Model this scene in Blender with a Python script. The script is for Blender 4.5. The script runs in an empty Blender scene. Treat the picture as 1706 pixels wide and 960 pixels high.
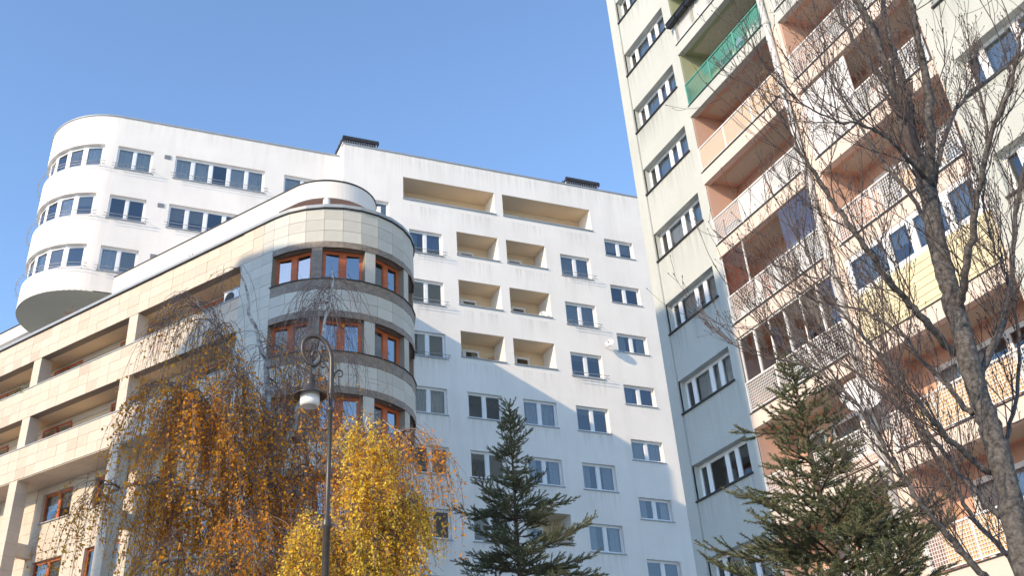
import bpy, math, random
import numpy as np
from mathutils import Vector, Matrix
random.seed(7); rng = np.random.default_rng(7)
R = math.radians
scene = bpy.context.scene
col = scene.collection

# ------------------------------------------------------------------ camera, sky, sun, exposure
F_PX, PX, PY, PITCH, TH = 1727.0, 647.0, 320.0, R(33.38), R(17.57)
camd = bpy.data.cameras.new('camera'); cam = bpy.data.objects.new('camera', camd); col.objects.link(cam)
cam.location = (0, 0, 1.6); cam.rotation_euler = (R(90) + PITCH, 0, -TH)
camd.sensor_width = 36; camd.lens = F_PX / 1706 * 36
camd.shift_x = (853 - PX) / 1706; camd.shift_y = -(480 - PY) / 1706
camd.clip_end = 3000; scene.camera = cam

SUN_EL = R(24); SUN_H = Vector((-.935, -.355, 0)).normalized()
sun_dir = SUN_H * math.cos(SUN_EL) + Vector((0, 0, math.sin(SUN_EL)))
world = bpy.data.worlds.new('World'); scene.world = world; world.use_nodes = True
wn = world.node_tree.nodes; wl = world.node_tree.links; wn.clear()
sky = wn.new('ShaderNodeTexSky'); sky.sky_type = 'NISHITA'; sky.sun_disc = False
sky.sun_elevation = SUN_EL; sky.sun_rotation = math.atan2(SUN_H.x, SUN_H.y)
sky.altitude = 100; sky.air_density = 1.0; sky.dust_density = 0.15; sky.ozone_density = 3.2
bg = wn.new('ShaderNodeBackground'); bg.inputs[1].default_value = 0.15
wo = wn.new('ShaderNodeOutputWorld'); wl.new(sky.outputs[0], bg.inputs[0]); wl.new(bg.outputs[0], wo.inputs[0])
sund = bpy.data.lights.new('sun', 'SUN'); sund.energy = 2.25; sund.angle = R(0.6); sund.color = (1, .80, .55)
sun = bpy.data.objects.new('sun', sund); col.objects.link(sun)
sun.rotation_euler = sun_dir.to_track_quat('Z', 'Y').to_euler()
scene.view_settings.view_transform = 'Standard'; scene.view_settings.look = 'None'
scene.view_settings.gamma = 1; scene.view_settings.use_curve_mapping = False
scene.view_settings.exposure = 1.17

FWD = Vector((math.sin(TH), math.cos(TH), 0)); RIGHT = Vector((math.cos(TH), -math.sin(TH), 0))
CF = FWD * math.cos(PITCH) + Vector((0, 0, math.sin(PITCH)))
CU = -FWD * math.sin(PITCH) + Vector((0, 0, math.cos(PITCH)))
def at(x, y, dist):
    """a point `dist` metres away (measured on the ground) in the direction seen at photo pixel x, y"""
    d = CF + RIGHT * ((x - PX) / F_PX) - CU * ((y - PY) / F_PX)
    return Vector((0, 0, 1.6)) + d * (dist / math.hypot(d.x, d.y))

# ------------------------------------------------------------------ materials
def new_mat(name):
    m = bpy.data.materials.new(name); m.use_nodes = True
    n = m.node_tree.nodes; l = m.node_tree.links
    return m, n, l, n['Principled BSDF']
def rough_mat(name, c, rough=.85, var=.12, scale=1.2, bump=.0, bscale=40, spec=.3, fine=0.0, objvar=0.0, hue2=None):
    """base colour broken up by two noises, optional bump and per-object tint"""
    m, n, l, p = new_mat(name)
    p.inputs['Roughness'].default_value = rough; p.inputs['Specular IOR Level'].default_value = spec
    tc = n.new('ShaderNodeTexCoord')
    nz = n.new('ShaderNodeTexNoise'); nz.inputs['Scale'].default_value = scale; nz.inputs['Detail'].default_value = 6; nz.inputs['Roughness'].default_value = .65
    l.new(tc.outputs['Object'], nz.inputs['Vector'])
    rp = n.new('ShaderNodeValToRGB')
    a = [max(0, x * (1 - var)) for x in c]; b = [min(1, x * (1 + var * .7)) for x in c]
    if hue2: a = list(hue2)
    rp.color_ramp.elements[0].position = .3; rp.color_ramp.elements[0].color = (*a, 1)
    rp.color_ramp.elements[1].position = .7; rp.color_ramp.elements[1].color = (*b, 1)
    l.new(nz.outputs['Fac'], rp.inputs[0]); out = rp.outputs[0]
    if fine:
        n2 = n.new('ShaderNodeTexNoise'); n2.inputs['Scale'].default_value = 55; n2.inputs['Detail'].default_value = 3
        l.new(tc.outputs['Object'], n2.inputs['Vector'])
        mr = n.new('ShaderNodeMapRange'); mr.inputs[3].default_value = 1 - fine; mr.inputs[4].default_value = 1 + fine
        l.new(n2.outputs['Fac'], mr.inputs[0])
        mx = n.new('ShaderNodeVectorMath'); mx.operation = 'SCALE'
        l.new(out, mx.inputs[0]); l.new(mr.outputs[0], mx.inputs['Scale']); out = mx.outputs[0]
    if objvar:
        oi = n.new('ShaderNodeObjectInfo')
        mr = n.new('ShaderNodeMapRange'); mr.inputs[3].default_value = 1 - objvar; mr.inputs[4].default_value = 1 + objvar * .5
        l.new(oi.outputs['Random'], mr.inputs[0])
        mx = n.new('ShaderNodeVectorMath'); mx.operation = 'SCALE'
        l.new(out, mx.inputs[0]); l.new(mr.outputs[0], mx.inputs['Scale']); out = mx.outputs[0]
    l.new(out, p.inputs['Base Color'])
    if bump:
        n3 = n.new('ShaderNodeTexNoise'); n3.inputs['Scale'].default_value = bscale; n3.inputs['Detail'].default_value = 4
        l.new(tc.outputs['Object'], n3.inputs['Vector'])
        bp = n.new('ShaderNodeBump'); bp.inputs['Strength'].default_value = bump; bp.inputs['Distance'].default_value = .02
        l.new(n3.outputs['Fac'], bp.inputs['Height']); l.new(bp.outputs[0], p.inputs['Normal'])
    return m
def stucco_mat(name, c, streak, amount=.5, bump=.5, bscale=45, patch=None, pamount=.3, drips=None):
    """painted render: cloudy tone, rain streaks running down, grainy relief"""
    m, n, l, p = new_mat(name); p.inputs['Roughness'].default_value = .92; p.inputs['Specular IOR Level'].default_value = .2
    tc = n.new('ShaderNodeTexCoord')
    def noise(sc, det, stretch=None):
        nz = n.new('ShaderNodeTexNoise'); nz.inputs['Scale'].default_value = sc; nz.inputs['Detail'].default_value = det; nz.inputs['Roughness'].default_value = .6
        if stretch:
            mp = n.new('ShaderNodeMapping'); mp.inputs['Scale'].default_value = stretch
            l.new(tc.outputs['Object'], mp.inputs['Vector']); l.new(mp.outputs[0], nz.inputs['Vector'])
        else: l.new(tc.outputs['Object'], nz.inputs['Vector'])
        return nz.outputs['Fac']
    def ramp(src, lo, hi):
        mr = n.new('ShaderNodeMapRange'); mr.inputs[1].default_value = lo; mr.inputs[2].default_value = hi; l.new(src, mr.inputs[0]); return mr.outputs[0]
    def mix(fac, a, b, k=1.0):
        mx = n.new('ShaderNodeMix'); mx.data_type = 'RGBA'
        mu = n.new('ShaderNodeMath'); mu.operation = 'MULTIPLY'; mu.inputs[1].default_value = k; l.new(fac, mu.inputs[0]); l.new(mu.outputs[0], mx.inputs[0])
        for s, v in ((6, a), (7, b)):
            if isinstance(v, (tuple, list)): mx.inputs[s].default_value = (*v, 1)
            else: l.new(v, mx.inputs[s])
        return mx.outputs[2]
    o = mix(ramp(noise(.35, 5), .4, .75), c, [x * .88 for x in c])
    o = mix(ramp(noise(.9, 6, (1.6, 1.6, .16)), .52, .8), o, streak, amount)
    if patch: o = mix(ramp(noise(.55, 4), .6, .68), o, patch, pamount)
    o = mix(ramp(noise(9, 4), .35, .7), o, [x * .9 for x in c], .35)
    if drips:                                  # dirt washed down from the sills and the parapet
        z0, pitch, cols, ztop, k = drips
        sp = n.new('ShaderNodeSeparateXYZ'); l.new(tc.outputs['Object'], sp.inputs[0])
        def mth(op, a, b):
            q = n.new('ShaderNodeMath'); q.operation = op
            for i_, v in enumerate((a, b)):
                if isinstance(v, (int, float)): q.inputs[i_].default_value = v
                else: l.new(v, q.inputs[i_])
            return q.outputs[0]
        t = mth('MULTIPLY', mth('FRACT', mth('DIVIDE', mth('SUBTRACT', z0, sp.outputs[2]), pitch), 0), pitch)
        fade = ramp(t, 1.0, .0)
        xm = n.new('ShaderNodeValToRGB'); xm.color_ramp.interpolation = 'CONSTANT'; e = xm.color_ramp.elements
        e[0].position = 0; e[0].color = (.12, .12, .12, 1); e.remove(e[1])
        for a, b in cols:
            q = e.new(a / 40); q.color = (1, 1, 1, 1); q = e.new(b / 40); q.color = (.12, .12, .12, 1)
        l.new(mth('DIVIDE', sp.outputs[0], 40), xm.inputs[0])
        f = mth('MULTIPLY', fade, xm.outputs[0])
        f = mth('MAXIMUM', f, mth('MULTIPLY', ramp(mth('SUBTRACT', ztop, sp.outputs[2]), 1.6, 0), .8))
        f = mth('MULTIPLY', f, ramp(noise(2.2, 4, (2.6, 2.6, .10)), .42, .72))
        o = mix(f, o, [x * .55 for x in streak], k)
    l.new(o, p.inputs['Base Color'])
    bp = n.new('ShaderNodeBump'); bp.inputs['Strength'].default_value = bump; bp.inputs['Distance'].default_value = .02
    l.new(noise(bscale, 4), bp.inputs['Height']); l.new(bp.outputs[0], p.inputs['Normal'])
    return m
def glass_mat(name, tint, ior):
    m = bpy.data.materials.new(name); m.use_nodes = True; n = m.node_tree.nodes; l = m.node_tree.links; n.clear()
    out = n.new('ShaderNodeOutputMaterial'); mx = n.new('ShaderNodeMixShader'); fr = n.new('ShaderNodeFresnel'); fr.inputs[0].default_value = ior
    tr = n.new('ShaderNodeBsdfTransparent'); tr.inputs[0].default_value = (*tint, 1)
    gl = n.new('ShaderNodeBsdfGlossy'); gl.inputs['Roughness'].default_value = .015; gl.inputs['Color'].default_value = (.95, .97, 1, 1)
    tc = n.new('ShaderNodeTexCoord'); nz = n.new('ShaderNodeTexNoise'); nz.inputs['Scale'].default_value = 1.4
    l.new(tc.outputs['Object'], nz.inputs['Vector'])
    bp = n.new('ShaderNodeBump'); bp.inputs['Strength'].default_value = .06; bp.inputs['Distance'].default_value = .05
    l.new(nz.outputs['Fac'], bp.inputs['Height']); l.new(bp.outputs[0], gl.inputs['Normal'])
    l.new(fr.outputs[0], mx.inputs[0]); l.new(tr.outputs[0], mx.inputs[1]); l.new(gl.outputs[0], mx.inputs[2]); l.new(mx.outputs[0], out.inputs[0])
    return m
def attr_mat(name, rough=.7, trans=.25):
    """leaf colour stored per leaf; a little light passes through"""
    m, n, l, p = new_mat(name); at_ = n.new('ShaderNodeAttribute'); at_.attribute_name = 'Col'
    l.new(at_.outputs['Color'], p.inputs['Base Color']); p.inputs['Roughness'].default_value = rough; p.inputs['Specular IOR Level'].default_value = .25
    if trans:
        t = n.new('ShaderNodeBsdfTranslucent'); mx = n.new('ShaderNodeMixShader'); mx.inputs[0].default_value = trans
        l.new(at_.outputs['Color'], t.inputs[0]); l.new(p.outputs[0], mx.inputs[1]); l.new(t.outputs[0], mx.inputs[2])
        l.new(mx.outputs[0], n['Material Output'].inputs[0])
    return m

M = dict(
    white=stucco_mat('white_render', (.88, .83, .775), (.66, .62, .57), .5, .3, 30, drips=(28.06, 2.86, ((14.8, 16.6), (17.6, 19.4), (20.5, 22.3), (23.3, 25.1), (26.1, 27.9)), 34.05, .40)),
    green=stucco_mat('pale_green_render', (.53, .545, .51), (.41, .42, .39), .55, .9, 22, drips=(10.90, 2.754, ((.6, 3.5), (13.7, 16.6)), 60, .6)),
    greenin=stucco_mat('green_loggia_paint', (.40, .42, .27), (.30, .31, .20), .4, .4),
    peach=stucco_mat('peach_paint', (.72, .60, .515), (.56, .46, .39), .35, .3),
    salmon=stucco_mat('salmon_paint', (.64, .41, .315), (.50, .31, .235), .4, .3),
    ceil=stucco_mat('bare_ceiling', (.56, .50, .42), (.40, .33, .26), .4, .3),
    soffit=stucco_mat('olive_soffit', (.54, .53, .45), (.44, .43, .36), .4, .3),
    tan=stucco_mat('tan_loggia_paint', (.74, .59, .41), (.62, .49, .34), .3, .3),
    lilac=stucco_mat('white_wall_paint', (.68, .67, .67), (.54, .54, .54), .3, .2),
    stone=rough_mat('sandstone_panel', (.61, .525, .43), .7, .10, 1.3, .12, 60, .35, .05, .09),
    stonepink=rough_mat('pink_sandstone_panel', (.59, .47, .38), .7, .12, 1.3, .12, 60, .35, .05, .12),
    stonegrey=rough_mat('grey_stone_panel', (.55, .54, .49), .7, .08, 1.3, .12, 60, .35, .05, .12),
    stonecore=rough_mat('stone_joint', (.26, .22, .18), .9, .1),
    granite=rough_mat('brown_granite', (.24, .20, .165), .55, .35, 6, .1, 80, .4, .25),
    wood=rough_mat('orange_wood', (.50, .13, .045), .45, .25, 3, 0, 40, .4),
    pvc=rough_mat('white_pvc', (.82, .82, .82), .4, .04, 2),
    zinc=rough_mat('zinc_flashing', (.34, .37, .40), .45, .12, 2, 0, 40, .5),
    dark=rough_mat('dark_metal', (.05, .05, .055), .5, .2, 4),
    black=rough_mat('black_plastic', (.02, .022, .025), .5, .2, 4),
    rail=rough_mat('grey_rail', (.32, .33, .35), .45, .1, 4, 0, 40, .5),
    whitemetal=rough_mat('white_rail_paint', (.78, .77, .75), .5, .1, 5),
    greenmetal=rough_mat('green_rail_paint', (.12, .36, .29), .5, .15, 5),
    room=rough_mat('room_inside', (.30, .28, .27), .9, .2, 1),
    curtain=rough_mat('net_curtain', (.82, .81, .79), .9, .08, 5),
    blind=rough_mat('beige_blind', (.55, .48, .39), .9, .1, 5),
    bluecurtain=rough_mat('blue_curtain', (.30, .36, .52), .9, .1, 5),
    reed=rough_mat('reed_screen', (.72, .46, .22), .85, .25, 14, .3, 30),
    yellow=rough_mat('yellow_board', (.74, .65, .43), .7, .12, 3),
    greennet=rough_mat('green_net', (.14, .40, .33), .8, .2, 6),
    pipe=rough_mat('galvanised_pipe', (.60, .58, .56), .5, .35, 5, .1, 20, .5, .1),
    glass=glass_mat('window_glass', (.88, .92, .95), 2.35),
    glassblue=glass_mat('blue_glass', (.50, .72, .80), 2.3),
    mirror=glass_mat('coated_glass', (.55, .62, .68), 4.2),
    mauve=glass_mat('mauve_glass', (.62, .46, .44), 1.6),
    lampiron=rough_mat('lamp_iron', (.055, .045, .04), .38, .3, 8, .1, 30, .5),
    lampglass=rough_mat('opal_glass', (.80, .77, .74), .25, .05, 3, 0, 40, .5),
    barkb=rough_mat('birch_bark', (.70, .68, .65), .85, .0, 9, .4, 25, .2, .1, 0, (.06, .05, .045)),
    twig=rough_mat('twig_bark', (.20, .145, .13), .85, .3, 9),
    barkd=rough_mat('grey_fissured_bark', (.17, .155, .145), .9, .0, 22, 1.0, 26, .2, .2, 0, (.03, .026, .025)),
    twigd=rough_mat('dark_twig', (.085, .066, .062), .85, .3, 9),
    barks=rough_mat('spruce_bark', (.10, .07, .05), .9, .3, 12, .5, 30),
    leaf=attr_mat('autumn_leaf', .6, .5), needle=attr_mat('spruce_needle', .6, .1),
    asphalt=rough_mat('asphalt', (.09, .09, .09), .9, .2, 3, .3, 60, .3, .2),
    grass=rough_mat('lawn', (.06, .085, .03), .95, .4, 2, .5, 50, .1, .3),
    paving=rough_mat('paving', (.38, .36, .33), .9, .15, 2, .2, 40),
    pot=rough_mat('white_pot', (.75, .73, .70), .6, .05, 3),
    redleaf=attr_mat('plant_leaf', .6, .2),
)

# ------------------------------------------------------------------ mesh helpers
class MB:
    def __init__(s): s.v = []; s.f = []; s.m = []
    def quad(s, a, b, c, d, m=0):
        i = len(s.v); s.v += [tuple(a), tuple(b), tuple(c), tuple(d)]; s.f.append((i, i + 1, i + 2, i + 3)); s.m.append(m)
    def box(s, x0, x1, y0, y1, z0, z1, m=0):
        i = len(s.v)
        s.v += [(x0, y0, z0), (x1, y0, z0), (x1, y1, z0), (x0, y1, z0), (x0, y0, z1), (x1, y0, z1), (x1, y1, z1), (x0, y1, z1)]
        for q in ((0, 3, 2, 1), (4, 5, 6, 7), (0, 1, 5, 4), (1, 2, 6, 5), (2, 3, 7, 6), (3, 0, 4, 7)):
            s.f.append(tuple(i + k for k in q)); s.m.append(m)
    def prism(s, pts, z0, z1, m=0, cap=True):
        i = len(s.v); n = len(pts)
        s.v += [(p[0], p[1], z0) for p in pts] + [(p[0], p[1], z1) for p in pts]
        for k in range(n):
            j = (k + 1) % n; s.f.append((i + k, i + j, i + n + j, i + n + k)); s.m.append(m)
        if cap: s.f.append(tuple(range(i + n - 1, i - 1, -1))); s.m.append(m); s.f.append(tuple(range(i + n, i + 2 * n))); s.m.append(m)
    def tube(s, pts, rad, n=6, m=0, cap=True):
        pts = [Vector(p) for p in pts]
        if len(pts) < 2: return
        if not isinstance(rad, (list, tuple)): rad = [rad] * len(pts)
        i = len(s.v); up = None
        for k, p in enumerate(pts):
            d = (pts[min(k + 1, len(pts) - 1)] - pts[max(k - 1, 0)])
            if d.length < 1e-9: d = Vector((0, 0, 1))
            d.normalize()
            if up is None: up = d.orthogonal().normalized()
            else:
                up = up - d * up.dot(d)
                up = d.orthogonal().normalized() if up.length < 1e-6 else up.normalized()
            w = d.cross(up)
            for a in range(n):
                t = 2 * math.pi * a / n; s.v.append(tuple(p + (up * math.cos(t) + w * math.sin(t)) * rad[k]))
        for k in range(len(pts) - 1):
            for a in range(n):
                b = (a + 1) % n; s.f.append((i + k * n + a, i + k * n + b, i + (k + 1) * n + b, i + (k + 1) * n + a)); s.m.append(m)
        if cap and n > 3:
            s.f.append(tuple(range(i + n - 1, i - 1, -1))); s.m.append(m)
            e = i + (len(pts) - 1) * n; s.f.append(tuple(range(e, e + n))); s.m.append(m)
    def lathe(s, prof, c, n=24, m=0):
        i = len(s.v)
        for r_, z in prof:
            for a in range(n): t = 2 * math.pi * a / n; s.v.append((c[0] + r_ * math.cos(t), c[1] + r_ * math.sin(t), c[2] + z))
        for k in range(len(prof) - 1):
            for a in range(n):
                b = (a + 1) % n; s.f.append((i + k * n + a, i + k * n + b, i + (k + 1) * n + b, i + (k + 1) * n + a)); s.m.append(m)
    def wall(s, fm, u0, u1, v0, v1, holes=(), depth=.2, step=None, m=0, mr=0, lids=()):
        """wall sheet with openings and their reveals; fm(u, v, d) gives the point d metres behind the face"""
        us = {u0, u1}; vs = {v0, v1}
        for h in holes: us |= {h[0], h[1]}; vs |= {h[2], h[3]}
        us = sorted(x for x in us if u0 - 1e-6 <= x <= u1 + 1e-6); vs = sorted(x for x in vs if v0 - 1e-6 <= x <= v1 + 1e-6)
        if step:
            o = []
            for a, b in zip(us, us[1:]):
                k = max(1, math.ceil((b - a) / step)); o += [a + (b - a) * t / k for t in range(k)]
            us = o + [us[-1]]
        inh = lambda u, v: any(h[0] < u < h[1] and h[2] < v < h[3] for h in holes)
        for a, b in zip(us, us[1:]):
            for c, d in zip(vs, vs[1:]):
                if not inh((a + b) / 2, (c + d) / 2): s.quad(fm(a, c, 0), fm(b, c, 0), fm(b, d, 0), fm(a, d, 0), m)
        for h in holes:
            dp = h[4] if len(h) > 4 else depth
            hu = [u for u in us if h[0] - 1e-6 <= u <= h[1] + 1e-6]
            for a, b in zip(hu, hu[1:]):
                s.quad(fm(a, h[2], 0), fm(b, h[2], 0), fm(b, h[2], dp), fm(a, h[2], dp), mr)
                s.quad(fm(a, h[3], dp), fm(b, h[3], dp), fm(b, h[3], 0), fm(a, h[3], 0), mr)
            s.quad(fm(h[0], h[2], 0), fm(h[0], h[2], dp), fm(h[0], h[3], dp), fm(h[0], h[3], 0), mr)
            s.quad(fm(h[1], h[2], dp), fm(h[1], h[2], 0), fm(h[1], h[3], 0), fm(h[1], h[3], dp), mr)
    def mesh(s, name, mats, smooth=False):
        me = bpy.data.meshes.new(name); me.from_pydata(s.v, [], s.f)
        for mt in (mats if isinstance(mats, (list, tuple)) else [mats]): me.materials.append(M[mt] if isinstance(mt, str) else mt)
        me.polygons.foreach_set('material_index', s.m)
        if smooth: me.polygons.foreach_set('use_smooth', [True] * len(s.f))
        me.update(); return me
    def build(s, name, mats, parent=None, loc=(0, 0, 0), rz=0, smooth=False):
        return link(name, s.mesh(name, mats, smooth), parent, loc, rz)
def link(name, me, parent=None, loc=(0, 0, 0), rz=0):
    o = bpy.data.objects.new(name, me); col.objects.link(o); o.parent = parent; o.location = loc; o.rotation_euler = (0, 0, rz); return o
def tag(o, label=None, cat=None, group=None, kind=None):
    for k, v in (('label', label), ('category', cat), ('group', group), ('kind', kind)):
        if v: o[k] = v
    return o
def empty(name, loc, rz=0):
    o = bpy.data.objects.new(name, None); col.objects.link(o); o.location = loc; o.rotation_euler = (0, 0, rz); o.empty_display_size = .5; return o
flat = lambda u, v, d: (u, d, v)
_cache = {}
def window(parent, x0, x1, z0, z1, y, cuts, frame='pvc', glass='glass', inside=None, fw=.06, mull=.09, sill=None, rz=0, org=None, room=True, sillout=.08, tilt=None):
    """window > pane (each), curtain or blind, sill, room; local x along the wall, y inwards, origin bottom left"""
    w, h = x1 - x0, z1 - z0; key = (round(w, 3), round(h, 3), cuts, frame, fw, mull)
    if key not in _cache:
        mb = MB(); mb.box(0, w, 0, .07, 0, fw); mb.box(0, w, 0, .07, h - fw, h); mb.box(0, fw, 0, .07, fw, h - fw); mb.box(w - fw, w, 0, .07, fw, h - fw)
        edges = [0, *cuts, 1]; cells = []
        for i, c in enumerate(cuts): mb.box(w * c - mull / 2, w * c + mull / 2, -.012, .068, fw, h - fw)
        for a, b in zip(edges, edges[1:]):
            xa = fw if a == 0 else w * a + mull / 2; xb = w - fw if b == 1 else w * b - mull / 2
            cells.append((xa, xb))
            for e in ((xa, xa + .035), (xb - .035, xb)): mb.box(e[0], e[1], .004, .06, fw, h - fw)
            mb.box(xa + .035, xb - .035, .004, .06, fw, fw + .035); mb.box(xa + .035, xb - .035, .004, .06, h - fw - .035, h - fw)
        pm = []
        for xa, xb in cells:
            q = MB(); q.quad((xa + .03, .03, fw + .03), (xb - .03, .03, fw + .03), (xb - .03, .03, h - fw - .03), (xa + .03, .03, h - fw - .03)); pm.append(q)
        rm = MB()
        D = 1.6; e = .05
        rm.quad((-e, D, -e), (w + e, D, -e), (w + e, D, h + e), (-e, D, h + e)); rm.quad((-e, .075, -e), (-e, D, -e), (-e, D, h + e), (-e, .075, h + e))
        rm.quad((w + e, .075, -e), (w + e, D, -e), (w + e, D, h + e), (w + e, .075, h + e)); rm.quad((-e, .075, h + e), (w + e, .075, h + e), (w + e, D, h + e), (-e, D, h + e))
        rm.quad((-e, .075, -e), (w + e, .075, -e), (w + e, D, -e), (-e, D, -e))
        _cache[key] = (mb.mesh('window', frame), [], pm, rm.mesh('room', 'room'), cells, {})
    fme, _, pm, rme, cells, gm = _cache[key]
    if glass not in gm: gm[glass] = [q.mesh('pane', glass) for q in pm]
    loc = (x0, y, z0) if org is None else org
    o = link('window', fme, parent, loc, rz)
    for q in gm[glass]: link('pane', q, o)
    if room: link('room', rme, o)
    inside = inside or []
    for kind, a, b, drop in inside:            # ('curtain', from, to, share of the height it covers)
        mb = MB(); n = max(4, int((b - a) * w / .045)); zb = h * (1 - drop) + .02
        if kind in ('blind', 'beigeblind'):
            k = max(2, int((h - zb) / .05))
            for i in range(k):
                z = zb + (h - zb) * i / k; mb.quad((a * w + .03, .12, z), (b * w - .03, .12, z), (b * w - .03, .10, z + (h - zb) / k), (a * w + .03, .10, z + (h - zb) / k))
            mb.build('blind', 'blind' if kind == 'blind' else 'curtain', o)
        else:
            pts = [(a * w + (b - a) * w * i / n, .14 + .025 * math.sin(i * 1.9 + a * 7) + .01 * math.sin(i * .7)) for i in range(n + 1)]
            for p, q in zip(pts, pts[1:]): mb.quad((p[0], p[1], zb), (q[0], q[1], zb), (q[0], q[1], h), (p[0], p[1], h))
            mb.build('curtain', {'curtain': 'curtain', 'blue': 'bluecurtain'}[kind], o, smooth=True)
    if sill:
        mb = MB(); mb.box(-.05, w + .05, -y - sillout, .02, -.05, -.005); mb.build('sill', sill, o)
    return o
def rand_inside():
    t = random.random()
    if t < .22: return [('curtain', .03, .97, 1)]
    if t < .40: return [('curtain', .03, random.uniform(.2, .35), 1), ('curtain', random.uniform(.65, .8), .97, 1)]
    if t < .55: return [('blind', .03, .5, random.choice((.3, .5, .8, 1))), ('blind', .5, .97, random.choice((.2, .5, 1)))]
    if t < .65: return [('blue', .03, random.uniform(.2, .5), 1)]
    if t < .78: return [('curtain', .03, .5, random.uniform(.4, 1)), ('beigeblind', .5, .97, random.uniform(.2, .9))]
    if t < .88: return [('curtain', .03, .97, random.uniform(.35, .6))]
    return []

# ------------------------------------------------------------------ ground
gb = MB(); gb.quad((-900, -900, 0), (900, -900, 0), (900, 900, 0), (-900, 900, 0)); tag(gb.build('ground', 'paving'), kind='structure')
gb = MB(); gb.box(-9, 2.2, -60, 60, -.2, .012); tag(gb.build('road', 'asphalt'), kind='structure')
gb = MB(); gb.box(2.2, 5.2, -60, 60, -.2, .13); tag(gb.build('pavement', 'paving'), kind='structure')

# ================================================================== white building (facade y = 0 at world Y 43.2)
SB = 1.049; SA = .933            # storey heights of 3.0 m and 2.8 m
Bld = tag(empty('apartment_building', (0, 43.2 * SB, 1.6 - 1.6 * SB)), 'tall white rendered apartment building with a rounded overhanging left wing', 'building')
Bld.scale = (SB, SB, SB)
P_B = 2.86
wins = []; logs = []
for k in range(11):
    hd = 29.42 - P_B * k
    if hd < 2.5: break
    rl = k < 3
    wins.append((14.80, 16.60, hd - 1.31, hd, rl)); wins.append((23.32, 25.08, hd - 1.28, hd, rl))
    if k < 3: logs.append((17.41, 19.73, hd + .31 - 1.43, hd + .31)); logs.append((20.21, 22.47, hd + .31 - 1.43, hd + .31))
    else:
        wins.append((17.63, 19.40, hd - 1.28, hd, False))
        if k == 5: logs.append((20.21, 22.47, hd + .31 - 1.43, hd + .31))
        else: wins.append((20.50, 22.28, hd - 1.28, hd, False))
for k in range(10):
    hd = 30.87 - P_B * k; wins.append((26.12, 27.87, hd - 1.03, hd, False))
wins.append((12.0, 13.71, 29.93, 30.84, False))
longs = [(14.50, 19.70, 31.2, 32.6), (20.17, 25.44, 31.2, 32.6)]
holes = [(a, b, c, d, .16) for a, b, c, d, _ in wins] + [(a, b, c, d, 1.35) for a, b, c, d in logs + longs]
mb = MB(); mb.wall(flat, 11.2, 36, 0, 34.05, holes)
mb.quad((11.2, 0, 0), (11.2, 13, 0), (11.2, 13, 34.05), (11.2, 0, 34.05)); mb.quad((36, 0, 0), (36, 13, 0), (36, 13, 34.05), (36, 0, 34.05))
mb.quad((11.2, 13, 0), (36, 13, 0), (36, 13, 34.05), (11.2, 13, 34.05)); mb.quad((11.2, 0, 34.05), (36, 0, 34.05), (36, 13, 34.05), (11.2, 13, 34.05))
mb.build('wall', 'white', Bld)
insB = {0: [('blue', .04, .28, 1), ('blue', .55, .96, 1)], 4: [('blind', .5, .96, 1), ('curtain', .25, .48, 1)], 8: []}
def rail(parent, pts, brackets):
    mb = MB(); mb.tube(pts, .016, 6); mb.tube([(p[0], p[1], p[2] - .16) for p in pts], .012, 5)
    for a, b in brackets: mb.tube([a, (b[0], b[1], a[2] - .0), b], .012, 5)
    return mb.build('window_rail', 'rail', parent)
for i, (a, b, c, d, rl) in enumerate(wins):
    window(Bld, a, b, c, d, .15, (.5,), inside=insB.get(i, rand_inside()), sill='zinc', sillout=.05, fw=.07, mull=.16)
    if rl:
        z = c + .10; rail(Bld, [(a - .12, -.24, z), (b + .18, -.24, z)], [((x, -.24, z), (x, -.0, z - .2)) for x in (a + .05, (a + b) / 2, b + .12)])
for i, (a, b, c, d) in enumerate(logs + longs):
    lg = i >= len(logs); mb = MB()
    mb.wall(lambda u, v, dd: (u, 1.35 + dd, v), a, b, c - 1.0, d, [(a + .1, a + .1 + min(1.5, (b - a) * .62), c - .9, d - .30, .1)], .1)
    mb.box(a, b, .02, 1.345, d - .012, d - .003)
    mb.box(a, b, .16, 1.35, c - 1.05, c - 1.0)
    mb.quad((a, .16, c - 1.0), (b, .16, c - 1.0), (b, .16, c), (a, .16, c))
    mb.build('loggia', 'tan', Bld)
    window(Bld, a + .1, a + .1 + min(1.5, (b - a) * .62), c - .9, d - .30, 1.38, (.42,), inside=rand_inside(), fw=.08, mull=.12)
    mb = MB(); mb.box(a - .04, b + .06, -.06, .16, c + .002, c + .045); mb.build('parapet_cap', 'zinc', Bld)
    if lg:
        mb = MB(); mb.tube([(a + .05, .1, c + .16), (b - .05, .1, c + .16)], .014, 6)
        for k in range(9): x = a + .1 + (b - a - .2) * k / 8; mb.tube([(x, .1, c + .04), (x, .1, c + .16)], .01, 5)
        mb.build('handrail', 'rail', Bld)
mb = MB(); mb.box(a + .02, a + .05, .1, .1, 0, 0)
mb = MB(); mb.box(11.15, 36, -.05, .35, 34.05, 34.11); mb.build('roof_edge', 'zinc', Bld)
mb = MB(); mb.tube([(11.6, .25, 34.27), (36, .25, 34.27)], .014, 5)
for k in range(17): mb.tube([(11.7 + 1.5 * k, .25, 34.1), (11.7 + 1.5 * k, .25, 34.27)], .012, 5)
mb.build('roof_rail', 'rail', Bld)
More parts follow.
